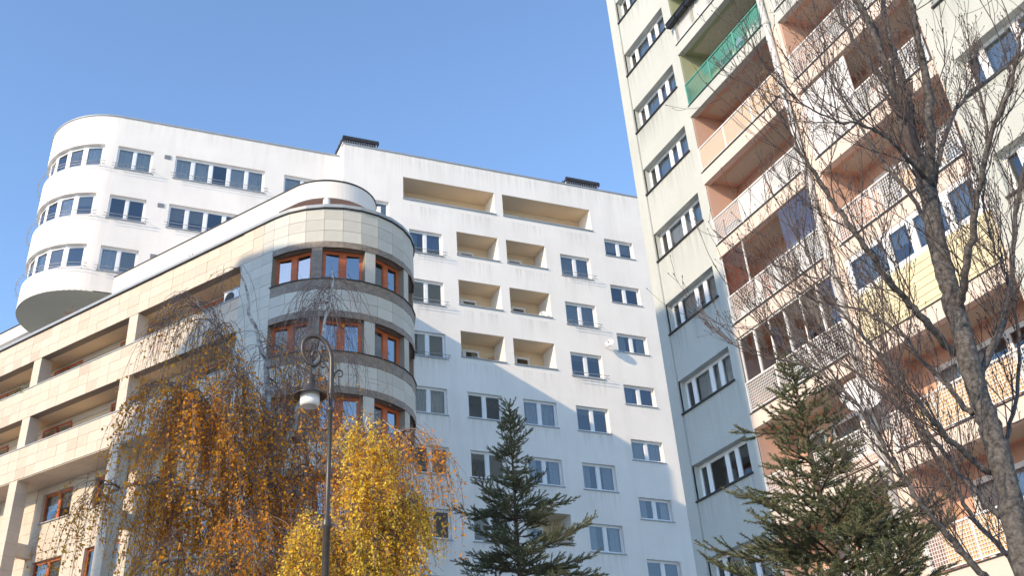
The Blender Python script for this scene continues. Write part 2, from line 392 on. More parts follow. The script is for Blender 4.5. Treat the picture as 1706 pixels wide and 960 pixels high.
for x0, x1 in ((11.5, 13.4), (24.9, 26.9)):
    mb = MB(); mb.box(x0, x1, 1.2, 3.0, 34.05, 35.25); mb.build('roof_vent_house', 'lilac', Bld)
    mb = MB(); mb.box(x0 - .1, x1 + .1, 1.1, 3.1, 35.25, 35.32)
    for k in range(4): mb.box(x0 - .08, x1 + .08, 1.08 + k * .5, 1.2 + k * .5, 35.32, 35.44)
    for k in range(14): mb.box(x0 - .04 + k * (x1 - x0) / 14, x0 + .04 + k * (x1 - x0) / 14, 1.15, 1.2, 34.85, 35.25)
    mb.build('louvre', 'dark', Bld)
# rounded left wing: straight face y=.55, half circle of radius 3.3 round (-.18, 3.85)
RC, CX, CY = 3.3, -.18, 3.85
def wing(u, v, d):
    if u >= 0: return (CX + u, .55 + d, v)
    t = -u / RC; r_ = RC - d; return (CX - r_ * math.sin(t), CY - r_ * math.cos(t), v)
zw0, zw1 = 23.65, 33.56
heads = (31.81, 28.94, 26.10); A0, A1 = R(11), R(116)
wh = []
for hd in heads:
    wh += [(.01, 1.74, hd - 1.29, hd, .16), (2.84, 7.39, hd - 1.32, hd, .16), (8.4, 10.4, hd - 1.3, hd, .16), (-A1 * RC, -A0 * RC, hd - 1.25, hd, .18)]
mb = MB(); mb.wall(wing, -math.pi * RC, 11.4, zw0, zw1, wh, step=.25)
mb.quad((11.22, .55, zw0), (11.22, 7.15, zw0), (11.22, 7.15, zw1), (11.22, .55, zw1))
mb.quad((CX, 7.15, zw0), (11.22, 7.15, zw0), (11.22, 7.15, zw1), (CX, 7.15, zw1))
arc = [wing(-t * RC, 0, 0)[:2] for t in np.linspace(math.pi, 0, 40)] + [(11.22, .55), (11.22, 7.15)]
for z in (zw1,): i = len(mb.v); mb.v += [(x, y, z) for x, y in arc]; mb.f.append(tuple(range(i, i + len(arc)))); mb.m.append(0)
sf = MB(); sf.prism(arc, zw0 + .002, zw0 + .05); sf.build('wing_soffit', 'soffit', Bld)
mb.box(3.0, 11.1, 1.6, 7.0, 0, zw0 - .001)
mb.build('wing_wall', 'white', Bld)
mb = MB(); e = [wing(-t * RC, 0, -.05) for t in np.linspace(math.pi, 0, 40)] + [(11.15, .5, 0)]; f_ = [wing(-t * RC, 0, .3) for t in np.linspace(math.pi, 0, 40)] + [(11.15, .85, 0)]
for (a, b), (c, d) in zip(zip(e, e[1:]), zip(f_, f_[1:])):
    for z, q in ((33.562, 0), (33.63, 0)): mb.quad((a[0], a[1], z), (b[0], b[1], z), (d[0], d[1], z), (c[0], c[1], z))
    mb.quad((a[0], a[1], 33.562), (b[0], b[1], 33.562), (b[0], b[1], 33.63), (a[0], a[1], 33.63))
mb.build('roof_edge', 'zinc', Bld)
mb = MB(); mb.tube([(*wing(-t * RC, 0, .2)[:2], 33.8) for t in np.linspace(math.pi, 0, 40)] + [(11.1, .75, 33.8)], .013, 5)
for u in np.arange(-9, 11, 1.4): p = wing(u, 0, .2); mb.tube([(p[0], p[1], 33.6), (p[0], p[1], 33.8)], .011, 5)
mb.build('roof_rail', 'rail', Bld)
for r_i, hd in enumerate(heads):
    dk = r_i == 1
    window(Bld, .01 + CX, 1.74 + CX, hd - 1.29, hd, .70, (.5,), inside=[] if dk else [('curtain', .04, .96, 1)] if r_i == 0 else [('curtain', .04, .5, 1), ('blind', .5, .96, 1)], sill='zinc', sillout=-.5, fw=.07, mull=.14)
    window(Bld, 2.84 + CX, 7.39 + CX, hd - 1.32, hd, .70, (.2, .4, .6, .8), inside=[('curtain', .01, .2, 1), ('curtain', .2, .4, 1), ('curtain', .6, .99, 1)] if r_i == 0 else [('blind', .02, .4, .6)], sill='zinc', sillout=-.5, fw=.07, mull=.16)
    window(Bld, 8.4 + CX, 10.4 + CX, hd - 1.3, hd, .70, (.5,), inside=[('curtain', .04, .96, 1)], sill='zinc', sillout=-.5, fw=.07, mull=.14)
    for a, b in ((.01, 1.74), (2.84, 7.39)):
        z = hd - 1.2; a += CX; b += CX; n = 3 if b - a < 3 else 6
        rail(Bld, [(a - .15, .31, z), (b + .2, .31, z)], [((x, .31, z), (x, .55, z - .2)) for x in np.linspace(a, b + .1, n)])
    # curved band of panes, each flat, between white posts
    n = 6; dt = (A1 - A0) / n
    for k in range(n):
        t0, t1 = A0 + k * dt, A0 + (k + 1) * dt; r_ = RC - .16; tm = (t0 + t1) / 2
        w = 2 * r_ * math.sin(dt / 2)
        p1 = (CX - r_ * math.sin(t1), CY - r_ * math.cos(t1))
        window(Bld, 0, w, 0, 1.25, 0, (), inside=[('curtain', .05, .95, 1)] if (k * 7 + r_i * 5) % 3 == 0 else [('blind', .05, .95, .5)] if (k + r_i) % 4 == 1 else [], fw=.10, rz=-tm, org=(p1[0], p1[1], hd - 1.25), room=(k < 4))
    pts = [(CX - (RC + .24) * math.sin(t), CY - (RC + .24) * math.cos(t), hd - 1.15) for t in np.linspace(A1 + .1, A0 - .06, 26)]
    rail(Bld, pts, [(pts[j], (CX - RC * math.sin(t), CY - RC * math.cos(t), hd - 1.35)) for j, t in list(enumerate(np.linspace(A1 + .1, A0 - .06, 26)))[::4]])
for z in (31.62, 28.75, 25.9):
    mb = MB(); mb.box(2.1, 2.42, .52, .56, z - .11, z + .11)
    for k in range(5): mb.box(2.12, 2.40, .505, .52, z - .09 + k * .042, z - .07 + k * .042)
    mb.build('vent_grille', 'rail', Bld)

# ================================================================== green and peach tower (facade at world X 18.23)
Twr = tag(empty('apartment_tower', (18.23, 27.42, 0), R(-90)), 'pale green tower block with stacked peach balconies behind bare branches', 'building')
P_C = 2.754; SL = [15.2 + P_C * k for k in range(-5, 9)]      # slab tops
HC = 41.0
heads = [12.03 + P_C * k for k in range(-4, 11)]
L1, L2 = (3.90, 8.32), (8.80, 13.22)
mb = MB()
wa = [(.60, 3.42, h - 1.07, h, .24) for h in heads]; wb = [(13.75, 16.57, h - 1.07, h, .24) for h in heads]
mb.wall(flat, .60, 3.90, 0, HC, wa); mb.wall(flat, 13.22, 20, 0, HC, wb)
mb.box(0, .555, -.035, .4, 0, HC)
mb.quad((.555, .03, 0), (.60, .03, 0), (.60, .03, HC), (.555, .03, HC))
mb.quad((.60, 0, 0), (.60, .05, 0), (.60, .05, HC), (.60, 0, HC))
for x in (0, 20): mb.quad((x, .35, 0), (x, 12, 0), (x, 12, HC), (x, .35, HC))
mb.quad((0, 12, 0), (20, 12, 0), (20, 12, HC), (0, 12, HC)); mb.quad((0, 0, HC), (20, 0, HC), (20, 12, HC), (0, 12, HC))
mb.build('wall', 'green', Twr)
ZG = 23.02
for nm, m, z0, z1 in (('pier', 'peach', 0, ZG), ('pier', 'green', ZG + .002, HC)):
    mb = MB(); mb.box(L1[1] + .005, L2[0] - .005, -.02, 1.25, z0, z1); mb.build(nm, m, Twr)
for x in (.60, 13.75):
    for i, h in enumerate(heads):
        window(Twr, x, x + 2.82, h - 1.07, h, .23, (.17, .52, .70), inside=random.choice(([('curtain', .02, .98, 1)], [('curtain', .02, .17, 1), ('curtain', .52, .98, 1)], [('blind', .18, .52, .7), ('curtain', .7, .98, 1)], [('curtain', .18, .98, 1)], [])), fw=.06, mull=.13, sill='dark', sillout=.06)
def grid_rail(name, x0, x1, zb, h, mat, y=-.05, sp=.075, cells=None, posts=(0, .33, .66, 1)):
    """welded mesh railing: top rail, posts, wires"""
    mb = MB(); mb.box(x0, x1, y - .025, y + .025, zb + h - .04, zb + h); mb.box(x0, x1, y - .02, y + .02, zb + .06, zb + .09)
    for p in posts: x = x0 + (x1 - x0) * p; x = min(max(x, x0 + .02), x1 - .02); mb.box(x - .02, x + .02, y - .022, y + .022, zb, zb + h - .04)
    n = int((x1 - x0) / sp)
    for k in range(1, n): x = x0 + (x1 - x0) * k / n; mb.box(x - .006, x + .006, y - .006, y + .006, zb + .09, zb + h - .04)
    nz = int((h - .13) / sp)
    for k in range(1, nz): z = zb + .09 + (h - .13) * k / nz; mb.box(x0, x1, y - .012, y - .006, z - .006, z + .006)
    return mb.build(name, mat, Twr)
def sheet(name, mat, x0, x1, z0, z1, y, parent=None, slats=None, th=.012):
    mb = MB()
    if slats:
        n = int((x1 - x0) / slats)
        for k in range(n):
            a = x0 + (x1 - x0) * k / n; mb.box(a + .004, a + (x1 - x0) / n - .003, y - random.uniform(0, .006), y + th, z0 + random.uniform(-.02, .02), z1 + random.uniform(-.03, .02))
    else: mb.box(x0, x1, y, y + th, z0, z1)
    return mb.build(name, mat, parent or Twr)
for j, (xa, xb) in enumerate((L1, L2)):
    for k, z in enumerate(SL):
        row = k - 5; zc = z + P_C - .43; green = z > 23.2
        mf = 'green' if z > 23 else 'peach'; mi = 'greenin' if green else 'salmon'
        mb = MB(); mb.box(xa - .015 * (1 - j), xb + (.0 if j == 0 else .0), -.055, .16, z - .43, z - .003); mb.box(xa, xb, .16, 1.25, z - .30, z - .003); mb.build('balcony_slab', mf, Twr)
        mb = MB(); mb.box(xa - .0, xb, -.085, .02, z - .003, z + .018); mb.build('slab_edge', 'dark', Twr)
        dw = (xa + .35, xa + 2.5); top = zc + .13
        mb = MB(); mb.wall(lambda u, v, d: (u, 1.20 + d, v), xa, xb, z, top, [(xa + .5, xa + 1.35, z + .1, z + 2.05, .1), (xa + 1.55, xb - .5, z + .85, z + 2.05, .1)], .1)
        mb.box(xa + .001, xa + .03, .02, 1.2, z, top); mb.box(xb - .03, xb - .001, .02, 1.2, z, top)
        mb.box(xa, xb, .03, 1.2, top - .02, top + .0); mb.box(xa, xb, -.02, .22, zc + .003, zc + .13) if False else None
        lo = mb.build('loggia', mi, Twr)
        pt = [(xa + .25, .40), (xb - .25, .40), (xb - .25, 1.08), (xa + .25, 1.08)]
        # bare ceiling field with a ragged painted border
        e = []
        for (p, q) in zip(pt, pt[1:] + pt[:1]):
            m_ = 26 if abs(q[0] - p[0]) > 2 else 5
            for t in range(m_): f = t / m_; e.append((p[0] + (q[0] - p[0]) * f + random.uniform(-.02, .02), p[1] + (q[1] - p[1]) * f + random.uniform(-.04, .04)))
        mb = MB(); mb.prism(e, top - .026, top - .021); mb.build('bare_ceiling', 'ceil', lo)
        window(Twr, xa + .5, xa + 1.35, z + .1, z + 2.05, 1.22, (), inside=[('curtain', .05, .95, 1)], fw=.09)
        window(Twr, xa + 1.55, xb - .5, z + .85, z + 2.05, 1.22, (.5,), inside=rand_inside(), fw=.08)
        x0, x1 = xa + .05, xb - .05
        rmat = 'greenmetal' if (j == 0 and row == 3) else 'whitemetal'
        g = None
        if not (j == 1 and row == -1): g = grid_rail('railing', x0, x1, z, .92, rmat)
        if j == 0 and row == 3: sheet('net_screen', M['net'] if 'net' in M else 'greennet', x0 + 1.0, x1, z + .5, z + .9, -.02, slats=.12, th=.004)
        if j == 0 and row == 2: sheet('reed_screen', 'reed', x0 + .03, x1 - .03, z + .06, z + .88, -.03, slats=.045)
        if j == 0 and row == 4:
            for a in (.2, 1.2, 2.3): sheet('board_screen', 'lilac', x0 + a, x0 + a + .8, z + .08, z + .86, -.03)
        if j == 0 and row == 1:
            sheet('fabric_screen', 'curtain', x0 + 1.35, x0 + 2.7, z + .04, z + .88, -.03); sheet('fabric_screen', 'lilac', x0 + 3.0, x0 + 3.6, z + .04, z + .8, -.03)
        if j == 0 and row == 0:
            for a, w in ((1.25, .3), (2.2, .28), (3.2, .4)): sheet('board_screen', 'lilac', x0 + a, x0 + a + w, z + .04, z + .86, -.03)
            q = MB(); q.quad((xa + .08, 0, z + .92), (xa + 1.15, .0, z + .92), (xa + 1.15, .0, zc), (xa + .08, .0, zc)); q.build('screen_pane', 'mauve', lo)
            q = MB(); q.box(xa + 1.13, xa + 1.16, -.02, .02, z + .92, zc); q.box(xa + .04, xa + .08, -.02, .02, z + .0, zc); q.build('screen_post', 'whitemetal', lo)
            q = MB(); q.quad((xb - 1.5, 0, z + .92), (xb - .05, .0, z + .92), (xb - .05, .0, zc), (xb - 1.5, .0, zc)); q.build('screen_pane', 'glass', lo)
        if j == 0 and row == -1:
            for i in range(6):
                a = xa + .08 + i * (xb - xa - .16) / 6; b = a + (xb - xa - .16) / 6
                q = MB(); q.quad((a + .02, .03 + .02 * (i % 2), z + .92), (b, .03 + .02 * (i % 2), z + .92), (b, .03 + .02 * (i % 2), zc), (a + .02, .03 + .02 * (i % 2), zc)); q.build('sliding_pane', 'glass', lo)
                q = MB(); q.box(a - .02, a + .02, .0, .06, z + .9, zc); q.build('glazing_post', 'whitemetal', lo)
            q = MB(); q.box(xa + .02, xb - .02, .0, .08, zc - .05, zc - .004); q.build('glazing_track', 'whitemetal', lo)
        if j == 1 and row == 1: sheet('white_screen', 'lilac', xa + .03, xa + 1.9, z + .03, zc - .1, .0, th=.03)
        if j == 1 and row == 0: sheet('reed_screen', 'reed', x0 + 2.4, x1 - 1.0, z + .06, z + .6, -.03, slats=.05)
        if j == 1 and row == -1:
            n = 0; zz = z + .02
            while zz < z + 1.22:
                q = MB(); q.box(xa + .02, xb - .02, -.06 - .008 * (n % 2), -.02, zz, zz + .085); q.build('parapet_board', 'yellow', lo); zz += .095; n += 1
            window(Twr, xa + .03, xb - .03, z + 1.25, zc - .004, -.04, (.33, .52, .78), fw=.10, mull=.14, inside=[('curtain', .03, .33, .8), ('curtain', .34, .52, .5), ('curtain', .53, .97, .75)], room=False)
        if j == 1 and row in (-2, -3): sheet('reed_screen', 'reed', x0 + .5, x1 - .6, z + .06, z + .85, -.03, slats=.05)
        if j == 1 and row == 2: sheet('fabric_screen', 'curtain', x0 + 2.8, x0 + 3.6, z + .06, z + .85, -.03)
# rain pipe between the balcony columns
mb = MB(); mb.tube([(8.42, -.14, 0), (8.42, -.14, HC)], .095, 14)
for z in np.arange(1.2, HC, 2.754): mb.tube([(8.42, -.14, z), (8.42, -.14, z + .16)], .115, 14); mb.box(8.40, 8.44, -.05, .0, z + .04, z + .1)
mb.build('rain_pipe', 'pipe', Twr, smooth=True)

# ================================================================== stone building with the round corner
dA = Vector((math.sin(R(-32.23)), math.cos(R(-32.23)), 0)); nA = Vector((-dA.y, dA.x, 0))
oA = dA * 26.5 - nA * 24.3
oA *= SA; zA = 1.6 - 1.6 * SA
Stn = tag(empty('apartment_building', (oA.x, oA.y, zA), math.atan2(-dA.y, -dA.x)), 'sandstone clad building with long balconies and a rounded corner behind orange birch', 'building')
Stn.scale = (SA, SA, SA)
RA = 3.4; DF = R(12.5); NF = 12
def curve(u, v, d):
    """u < 0 straight face, u > 0 along the facets of the round corner (one facet = .74 m)"""
    if u <= 0: return (u, d, v)
    k = min(int(u / .74 + 1e-6), NF); f = u / .74 - k; r_ = RA - d
    if k >= NF:
        t = NF * DF; p = (r_ * math.sin(t), RA - r_ * math.cos(t)); q = (u - NF * .74); return (p[0] + q * math.cos(t), p[1] + q * math.sin(t), v)
    a, b = k * DF, (k + 1) * DF
    return (r_ * (math.sin(a) * (1 - f) + math.sin(b) * f), RA - r_ * (math.cos(a) * (1 - f) + math.cos(b) * f), v)
XL = -40.0; XE = -1.8
ZT = 23.76; FL = 3.0
core = MB()
# corner core: window strips of every floor
ch = []; WU = [(-.02, 1.76), (2.18, 3.88), (4.33, 6.0), (6.42, 8.1)]
for k in range(8):
    zh = 21.99 - FL * k
    if zh < 2: break
    for a, b in WU: ch.append((a, b, zh - 1.37, zh, .30))
core.wall(curve, XE, NF * .74 + 3, -.3, ZT, ch, step=.37)
# straight part: bands and loggias
BANDS = [(22.30, 23.76), (19.34, 20.85), (16.36, 17.84)]
for z0, z1 in BANDS: core.box(XL, XE - .002, .025, .40, z0, z1)
for z0, z1 in ((20.85, 22.30), (17.84, 19.34)):
    pass
core.build('core_wall', 'stonecore', Stn)
mb = MB()
for z0, z1 in ((20.85, 22.30), (17.84, 19.34)):
    mb.box(XL, XE - .01, .40, 1.3, z1 + .0, z1 + .1); mb.box(XL, XE - .01, .40, 1.3, z0 - .92, z0 - .85)
mb.build('loggia_ceiling', 'tan', Stn)
mb = MB()
for z0, z1 in ((20.85, 22.30), (17.84, 19.34)):
    mb.quad((XL, 1.3, z0 - .9), (XE, 1.3, z0 - .9), (XE, 1.3, z1), (XL, 1.3, z1)); mb.quad((XE - .003, .4, z0 - .9), (XE - .003, 1.3, z0 - .9), (XE - .003, 1.3, z1), (XE - .003, .4, z1))
mb.build('loggia_wall', 'tan', Stn)
pl = [(XL, .1)] + [curve(u, 0, .05)[:2] for u in np.linspace(0, NF * .74 + 3, 41)] + [(XL, curve(NF * .74 + 3, 0, .05)[1])]
mb = MB(); mb.prism(pl, ZT - .2, ZT - .02); mb.build('roof', 'zinc', Stn)
# hidden blocks behind the corner, added and sized to shadow the white facade
A0_, A1_ = Vector((8.2, 39.3)), Vector((11.8, 45.2)); mb = MB()
ca, sa = math.cos(-math.atan2(-dA.y, -dA.x)), math.sin(-math.atan2(-dA.y, -dA.x))
q = []
for x, y in ((8.6, 39.2), (11.85, 38.6), (11.85, 45.2), (8.6, 45.2)):
    dx, dy = (x - oA.x) / SA, (y - oA.y) / SA; q.append((dx * ca - dy * sa, dx * sa + dy * ca))
mb.prism(q, -.3, (27.4 - zA) / SA); mb.build('rear_shadow_block', 'white', Stn)
mb = MB(); q = []
for x, y in ((9.5, 37.9), (12.0, 37.2), (12.0, 38.55), (9.5, 39.0)):
    dx, dy = (x - oA.x) / SA, (y - oA.y) / SA; q.append((dx * ca - dy * sa, dx * sa + dy * ca))
mb.prism(q, -.3, (25.7 - zA) / SA); mb.build('low_shadow_block', 'white', Stn)  # lower hidden block, added to carry that shadow further down
# cladding panels
pmesh = {}
def panel_mesh(w, h, mat):
    k = (round(w, 3), round(h, 3), mat)
    if k not in pmesh:
        mb = MB(); g = .006; b = .006
        mb.box(g, w - g, 0, .03, g, h - g); i = len(mb.v)
        pmesh[k] = mb.mesh('cladding_panel', mat)
    return pmesh[k]
stuff = {'stone': MB(), 'stonegrey': MB(), 'stonepink': MB()}
count = 0
def panel(x, y, z, w, h, rz=0, mat='stone', single=True):
    global count
    if mat == 'stone' and random.random() < .13: mat = 'stonepink'
    dx, dy = math.cos(rz), math.sin(rz); o = random.uniform(-.004, .004)
    if single and count < 300:
        count += 1; link('cladding_panel', panel_mesh(w, h, mat), Stn, (x + dy * o, y - dx * o, z), rz)
    else:
        mb = stuff[mat]; i = len(mb.v); g = .006; o2 = .03
        for yy in (o, o + .03):
            for a, b in ((g, g), (w - g, g), (w - g, h - g), (g, h - g)): mb.v.append((x + dx * a - dy * yy, y + dy * a + dx * yy, z + b))
        for q in ((0, 1, 2, 3), (7, 6, 5, 4), (0, 4, 5, 1), (1, 5, 6, 2), (2, 6, 7, 3), (3, 7, 4, 0)): mb.f.append(tuple(i + t for t in q)); mb.m.append(0)
def facet(k, z, h, single, mat):
    a = k * DF; r_ = RA + .032; w = 2 * r_ * math.sin(DF / 2)
    panel(r_ * math.sin(a), RA - r_ * math.cos(a), z, w, h, a + DF / 2, mat, single)
# corner: cornice and the floors below
for k in range(NF):
    for r_ in range(3): facet(k, 22.26 + .5 * r_, .5, k < 10, 'stonegrey')
for fl in range(7):
    for k in range(NF):
        for r_ in range(2): facet(k, 19.26 - FL * fl + .45 * r_, .45, k < 10 and fl < 2, 'stonegrey')
for bi, (z0, z1) in enumerate(BANDS):
    h = (z1 - z0) / 3
    for c in range(50):
        x = XE - .0 - (c + 1) * .75
        for r_ in range(3): panel(x, -.007, z0 + r_ * h, .75, h, 0, 'stone', c < (25 if bi == 0 else 23 if bi == 1 else 21))
for r_ in range(48):
    z = ZT - (r_ + 1) * .4867
    for c in range(3):
        x = XE + c * .6
        panel(x, -.032, z, .6, .4867, 0, 'stonegrey' if r_ > 2 or c == 2 else 'stone', r_ < 8)
# lower storeys: wall set back 1.45 m
LW = []
for fl in range(5):
    zh = 16.0 - FL * fl
    for x0, x1 in ((-22.2, -20.1), (-18.7, -17.3), (-15.75, -13.5), (-11.9, -9.5), (-7.3, -6.4), (-5.0, -4.3), (-3.2, -2.4)): LW.append((x0, x1, zh - 1.3, zh, .2))
mb = MB(); mb.wall(lambda u, v, d: (u, 1.45 + d, v), XL, XE, 0, 16.36, LW)
mb.quad((XE, .02, 0), (XE, 1.45, 0), (XE, 1.45, 16.36), (XE, .02, 16.36)); mb.build('lower_wall', 'stone', Stn)
zz = 16.36
while zz > 3:
    h = .5
    x = XL + 14
    while x < XE - .05:
        w = min(.75, XE - x)
        if not any(a - w < x < b and c - h < zz - h < d for a, b, c, d, _ in LW): panel(x, 1.418, zz - h, w, h, 0, 'stone', False)
        x += .75
    zz -= h
for mt, mb in stuff.items(): tag(mb.build('cladding_panels', mt, Stn), kind='stuff')
# soffit panels under the lowest band
mb = MB()
for c in range(50):
    for r_ in range(2): x = XE - (c + 1) * .75; mb.box(x + .006, x + .744, .03 + r_ * .7, .72 + r_ * .7, 16.325, 16.358)
tag(mb.build('soffit_panels', 'stone', Stn), kind='stuff')
for a, b, c, d, _ in LW:
    window(Stn, a, b, c, d, 1.60, (.5,) if b - a > 1 else (), frame='wood', inside=[('curtain', .1, .9, .6)] if random.random() < .5 else [], fw=.08, mull=.12, sill='zinc', sillout=-1.38)
for fl in range(3, 8):
    pass
# loggia back walls: low panelled strips and glazed doors
for zf in (19.95, 16.95):
    for i in range(6):
        x = XE - 2.0 - i * 5.2
        window(Stn, x - 2.3, x, zf + .2, zf + 2.2, 1.24, (.5,), frame='wood', inside=rand_inside(), fw=.08, mull=.1, room=False)
    mb = MB()
    for c in range(48): x = XE - (c + 1) * .75; mb.box(x + .005, x + .745, 1.26, 1.29, zf + 2.05, zf + 2.33)
    tag(mb.build('cladding_panels', 'stone', Stn), kind='stuff')
# pillars
pil = MB()
for z0, z1 in ((20.85, 22.30), (17.84, 19.34)):
    for x in (-9.1, -16.4, -23.7, -31):
        mb = MB(); h = (z1 - z0 + .0) / 3
        for r_ in range(3): mb.box(x, x + .62, .012, .62, z0 + r_ * h + .004, z0 + (r_ + 1) * h - .003)
        mb.box(x + .01, x + .61, .02, .61, z0, z1); mb.build('pillar', 'stone', Stn)
for x in (-9.1, -16.4, -23.7):
    pl = empty('x', (0, 0, 0)); bpy.data.objects.remove(pl)
    mb = MB(); mb.box(x + .01, x + .61, .02, .61, 0, 16.355); po = mb.build('pillar', 'stonecore', Stn)
    k = 0; z = 16.355
    while z > 6:
        q = MB(); q.box(x, x + .62, .01, .62, z - .55 + .004, z - .003); q.build('cladding_block', 'stone', po); z -= .55
    for zb in (13.2, 10.2): q = MB(); q.box(x + .10, x + .52, .62, 1.42, zb, zb + .55); q.build('bracket_beam', 'stone', po)
# granite lintels and sills of the corner, parapet flashing
def ring(mb, u0, u1, z0, z1, d0, d1, step=.37):
    n = max(1, int(round((u1 - u0) / step))); us = [u0 + (u1 - u0) * i / n for i in range(n + 1)]
    for a, b in zip(us, us[1:]):
        A, B, C, D = curve(a, 0, d0), curve(b, 0, d0), curve(b, 0, d1), curve(a, 0, d1)
        f = lambda p, z: (p[0], p[1], z)
        mb.quad(f(A, z0), f(B, z0), f(B, z1), f(A, z1)); mb.quad(f(A, z1), f(B, z1), f(C, z1), f(D, z1)); mb.quad(f(D, z0), f(C, z0), f(B, z0), f(A, z0)); mb.quad(f(D, z0), f(C, z0), f(C, z1), f(D, z1))
    for u in (u0, u1):
        A, D = curve(u, 0, d0), curve(u, 0, d1); mb.quad((*A[:2], z0), (*D[:2], z0), (*D[:2], z1), (*A[:2], z1))
for k in range(7):
    zh = 21.99 - FL * k
    mb = MB(); ring(mb, .0, 8.88, zh, zh + .268, -.045, .05); mb.build('granite_lintel', 'granite', Stn)
    mb = MB(); ring(mb, .0, 8.88, zh - 1.83, zh - 1.40, -.045, .05); so = mb.build('granite_sill_band', 'granite', Stn)
    mb = MB(); ring(mb, -.05, 8.9, zh - 1.40, zh - 1.37, -.09, .30); mb.build('sill_edge', 'dark', so)
    for wi, (a, b) in enumerate(WU):
        # granite pier between first and second window, stone piers elsewhere
        nx = WU[wi + 1][0] if wi + 1 < len(WU) else 8.88
        mb = MB(); ring(mb, b + .004, nx - .004, zh - 1.365, zh - .004, -.025, .3, .2); mb.build('pier', 'granite' if wi == 0 else 'stonegrey', Stn)
        pa, pb = curve(a, 0, .24), curve(b, 0, .24); w = math.hypot(pb[0] - pa[0], pb[1] - pa[1]); rz = math.atan2(pb[1] - pa[1], pb[0] - pa[0])
        window(Stn, 0, w, 0, 1.36, 0, (.5,), frame='wood', glass='mirror', inside=rand_inside() if k else [], fw=.09, mull=.24, rz=rz, org=(pa[0], pa[1], zh - 1.368), room=True)
mb = MB(); ring(mb, -21, 0, ZT + .004, ZT + .05, -.10, .5, 5); ring(mb, 0, 9.5, ZT + .004, ZT + .05, -.10, .5); ring(mb, XL, -21, ZT + .004, ZT + .05, -.10, .5, 5); mb.build('cornice_edge', 'dark', Stn)
mb = MB(); ring(mb, -21, 0, ZT + .05, ZT + .21, -.07, .45, 5); ring(mb, 0, 9.5, ZT + .05, ZT + .21, -.07, .45); ring(mb, XL, -21, ZT + .05, ZT + .21, -.07, .45, 5); mb.build('parapet_flashing', 'zinc', Stn)
for z in (20.85, 17.84):
    mb = MB(); mb.box(XL, XE - .003, -.04, .42, z + .002, z + .05); mb.build('parapet_cap', 'zinc', Stn)
# penthouse with a round end: roof band, wall, white column, recess
CP, RP = (-1.43, 4.53), 2.15
def pent(u, v, d):
    if u <= 0: return (CP[0] + u, CP[1] - RP + d, v)
    t = u / RP; r_ = RP - d
    if t > math.pi: return (CP[0] - (t - math.pi) * RP, CP[1] + r_, v)
    return (CP[0] + r_ * math.sin(t), CP[1] - r_ * math.cos(t), v)
ue = math.pi * RP
mb = MB(); mb.wall(pent, -13.0, ue + 13, 26.28, 27.16, step=.2)
i = len(mb.v); o = [pent(u, 0, 0)[:2] for u in np.linspace(0, ue, 30)]; pl = [(CP[0] - 13, CP[1] - RP)] + o + [(CP[0] - 13, CP[1] + RP)]
mb.v += [(x, y, 26.3) for x, y in pl]; mb.f.append(tuple(range(i, i + len(pl)))); mb.m.append(0)
i = len(mb.v); mb.v += [(x, y, 27.15) for x, y in pl]; mb.f.append(tuple(range(i, i + len(pl)))); mb.m.append(0)
mb.wall(pent, -13.0, -1.0, ZT, 26.28)
mb.quad((CP[0] - 13, CP[1] - RP, ZT), (CP[0] - 13, CP[1] + RP, ZT), (CP[0] - 13, CP[1] + RP, 27.16), (CP[0] - 13, CP[1] - RP, 27.16))
mb.build('penthouse_wall', 'white', Stn)
mb = MB(); mb.prism([(x * .97 + CP[0] * .03, CP[1] + (y - CP[1]) * .95) for x, y in pl], 26.285, 26.297); mb.build('penthouse_soffit', 'salmon', Stn)
mb = MB(); mb.box(CP[0] - 12, CP[0] + .3, CP[1] - .7, CP[1] + 1.9, ZT, 26.28); mb.build('penthouse_recess', 'salmon', Stn)
mb = MB(); q = pent(R(41) * RP, 0, .16); mb.tube([(q[0], q[1], ZT), (q[0], q[1], 26.29)], .16, 14); mb.build('column', 'pvc', Stn)
mb = MB(); pts = [pent(u, 27.19, 0) for u in (-13, *np.linspace(0, ue, 40), ue + 13)]; mb.tube(pts, .045, 6); mb.build('penthouse_roof_edge', 'dark', Stn)
mb = MB(); mb.box(-40, -21.6, 2.38, 8.5, 26.45, 27.16); mb.box(-40, -22.6, 4.2, 8.4, ZT, 26.45); mb.build('penthouse_wing', 'white', Stn)
mb = MB(); mb.box(-40, -21.55, 2.33, 2.6, 27.162, 27.22); mb.build('penthouse_roof_edge', 'dark', Stn)

# ================================================================== building across the street (behind the viewer's left), it throws the shade
pg = [(-17.3, 10.0), (-16.2, 14.6), (-20.8, 21.3), (-21.7, 24.4), (-38, 25.2), (-38, 2.2)]
Nb = tag(empty('neighbour_building', (-24, 17, 0)), 'plain grey apartment block across the street, outside the left edge', 'building')
lp = [(x + 24, y - 17) for x, y in pg]
mb = MB()
for (p, q) in zip(lp, lp[1:] + lp[:1]):
    L = math.hypot(q[0] - p[0], q[1] - p[1]); ux, uy = (q[0] - p[0]) / L, (q[1] - p[1]) / L
    n = int(L // 3.2); hs = [((k + .5) * L / n - .8, (k + .5) * L / n + .8, 2 + 3 * f, 3.5 + 3 * f, .18) for k in range(n) for f in range(10)] if n else []
    fm = lambda u, v, d, p=p, ux=ux, uy=uy: (p[0] + ux * u - uy * d, p[1] + uy * u + ux * d, v)
    mb.wall(fm, 0, L, 0, 34, hs)
    for h in hs: mb.quad(fm(h[0], h[2], .18), fm(h[1], h[2], .18), fm(h[1], h[3], .18), fm(h[0], h[3], .18), 1)
i = len(mb.v); mb.v += [(x, y, 34) for x, y in lp]; mb.f.append(tuple(range(i, i + 6))); mb.m.append(0)
mb.build('wall', ['lilac', 'glass'], Nb)

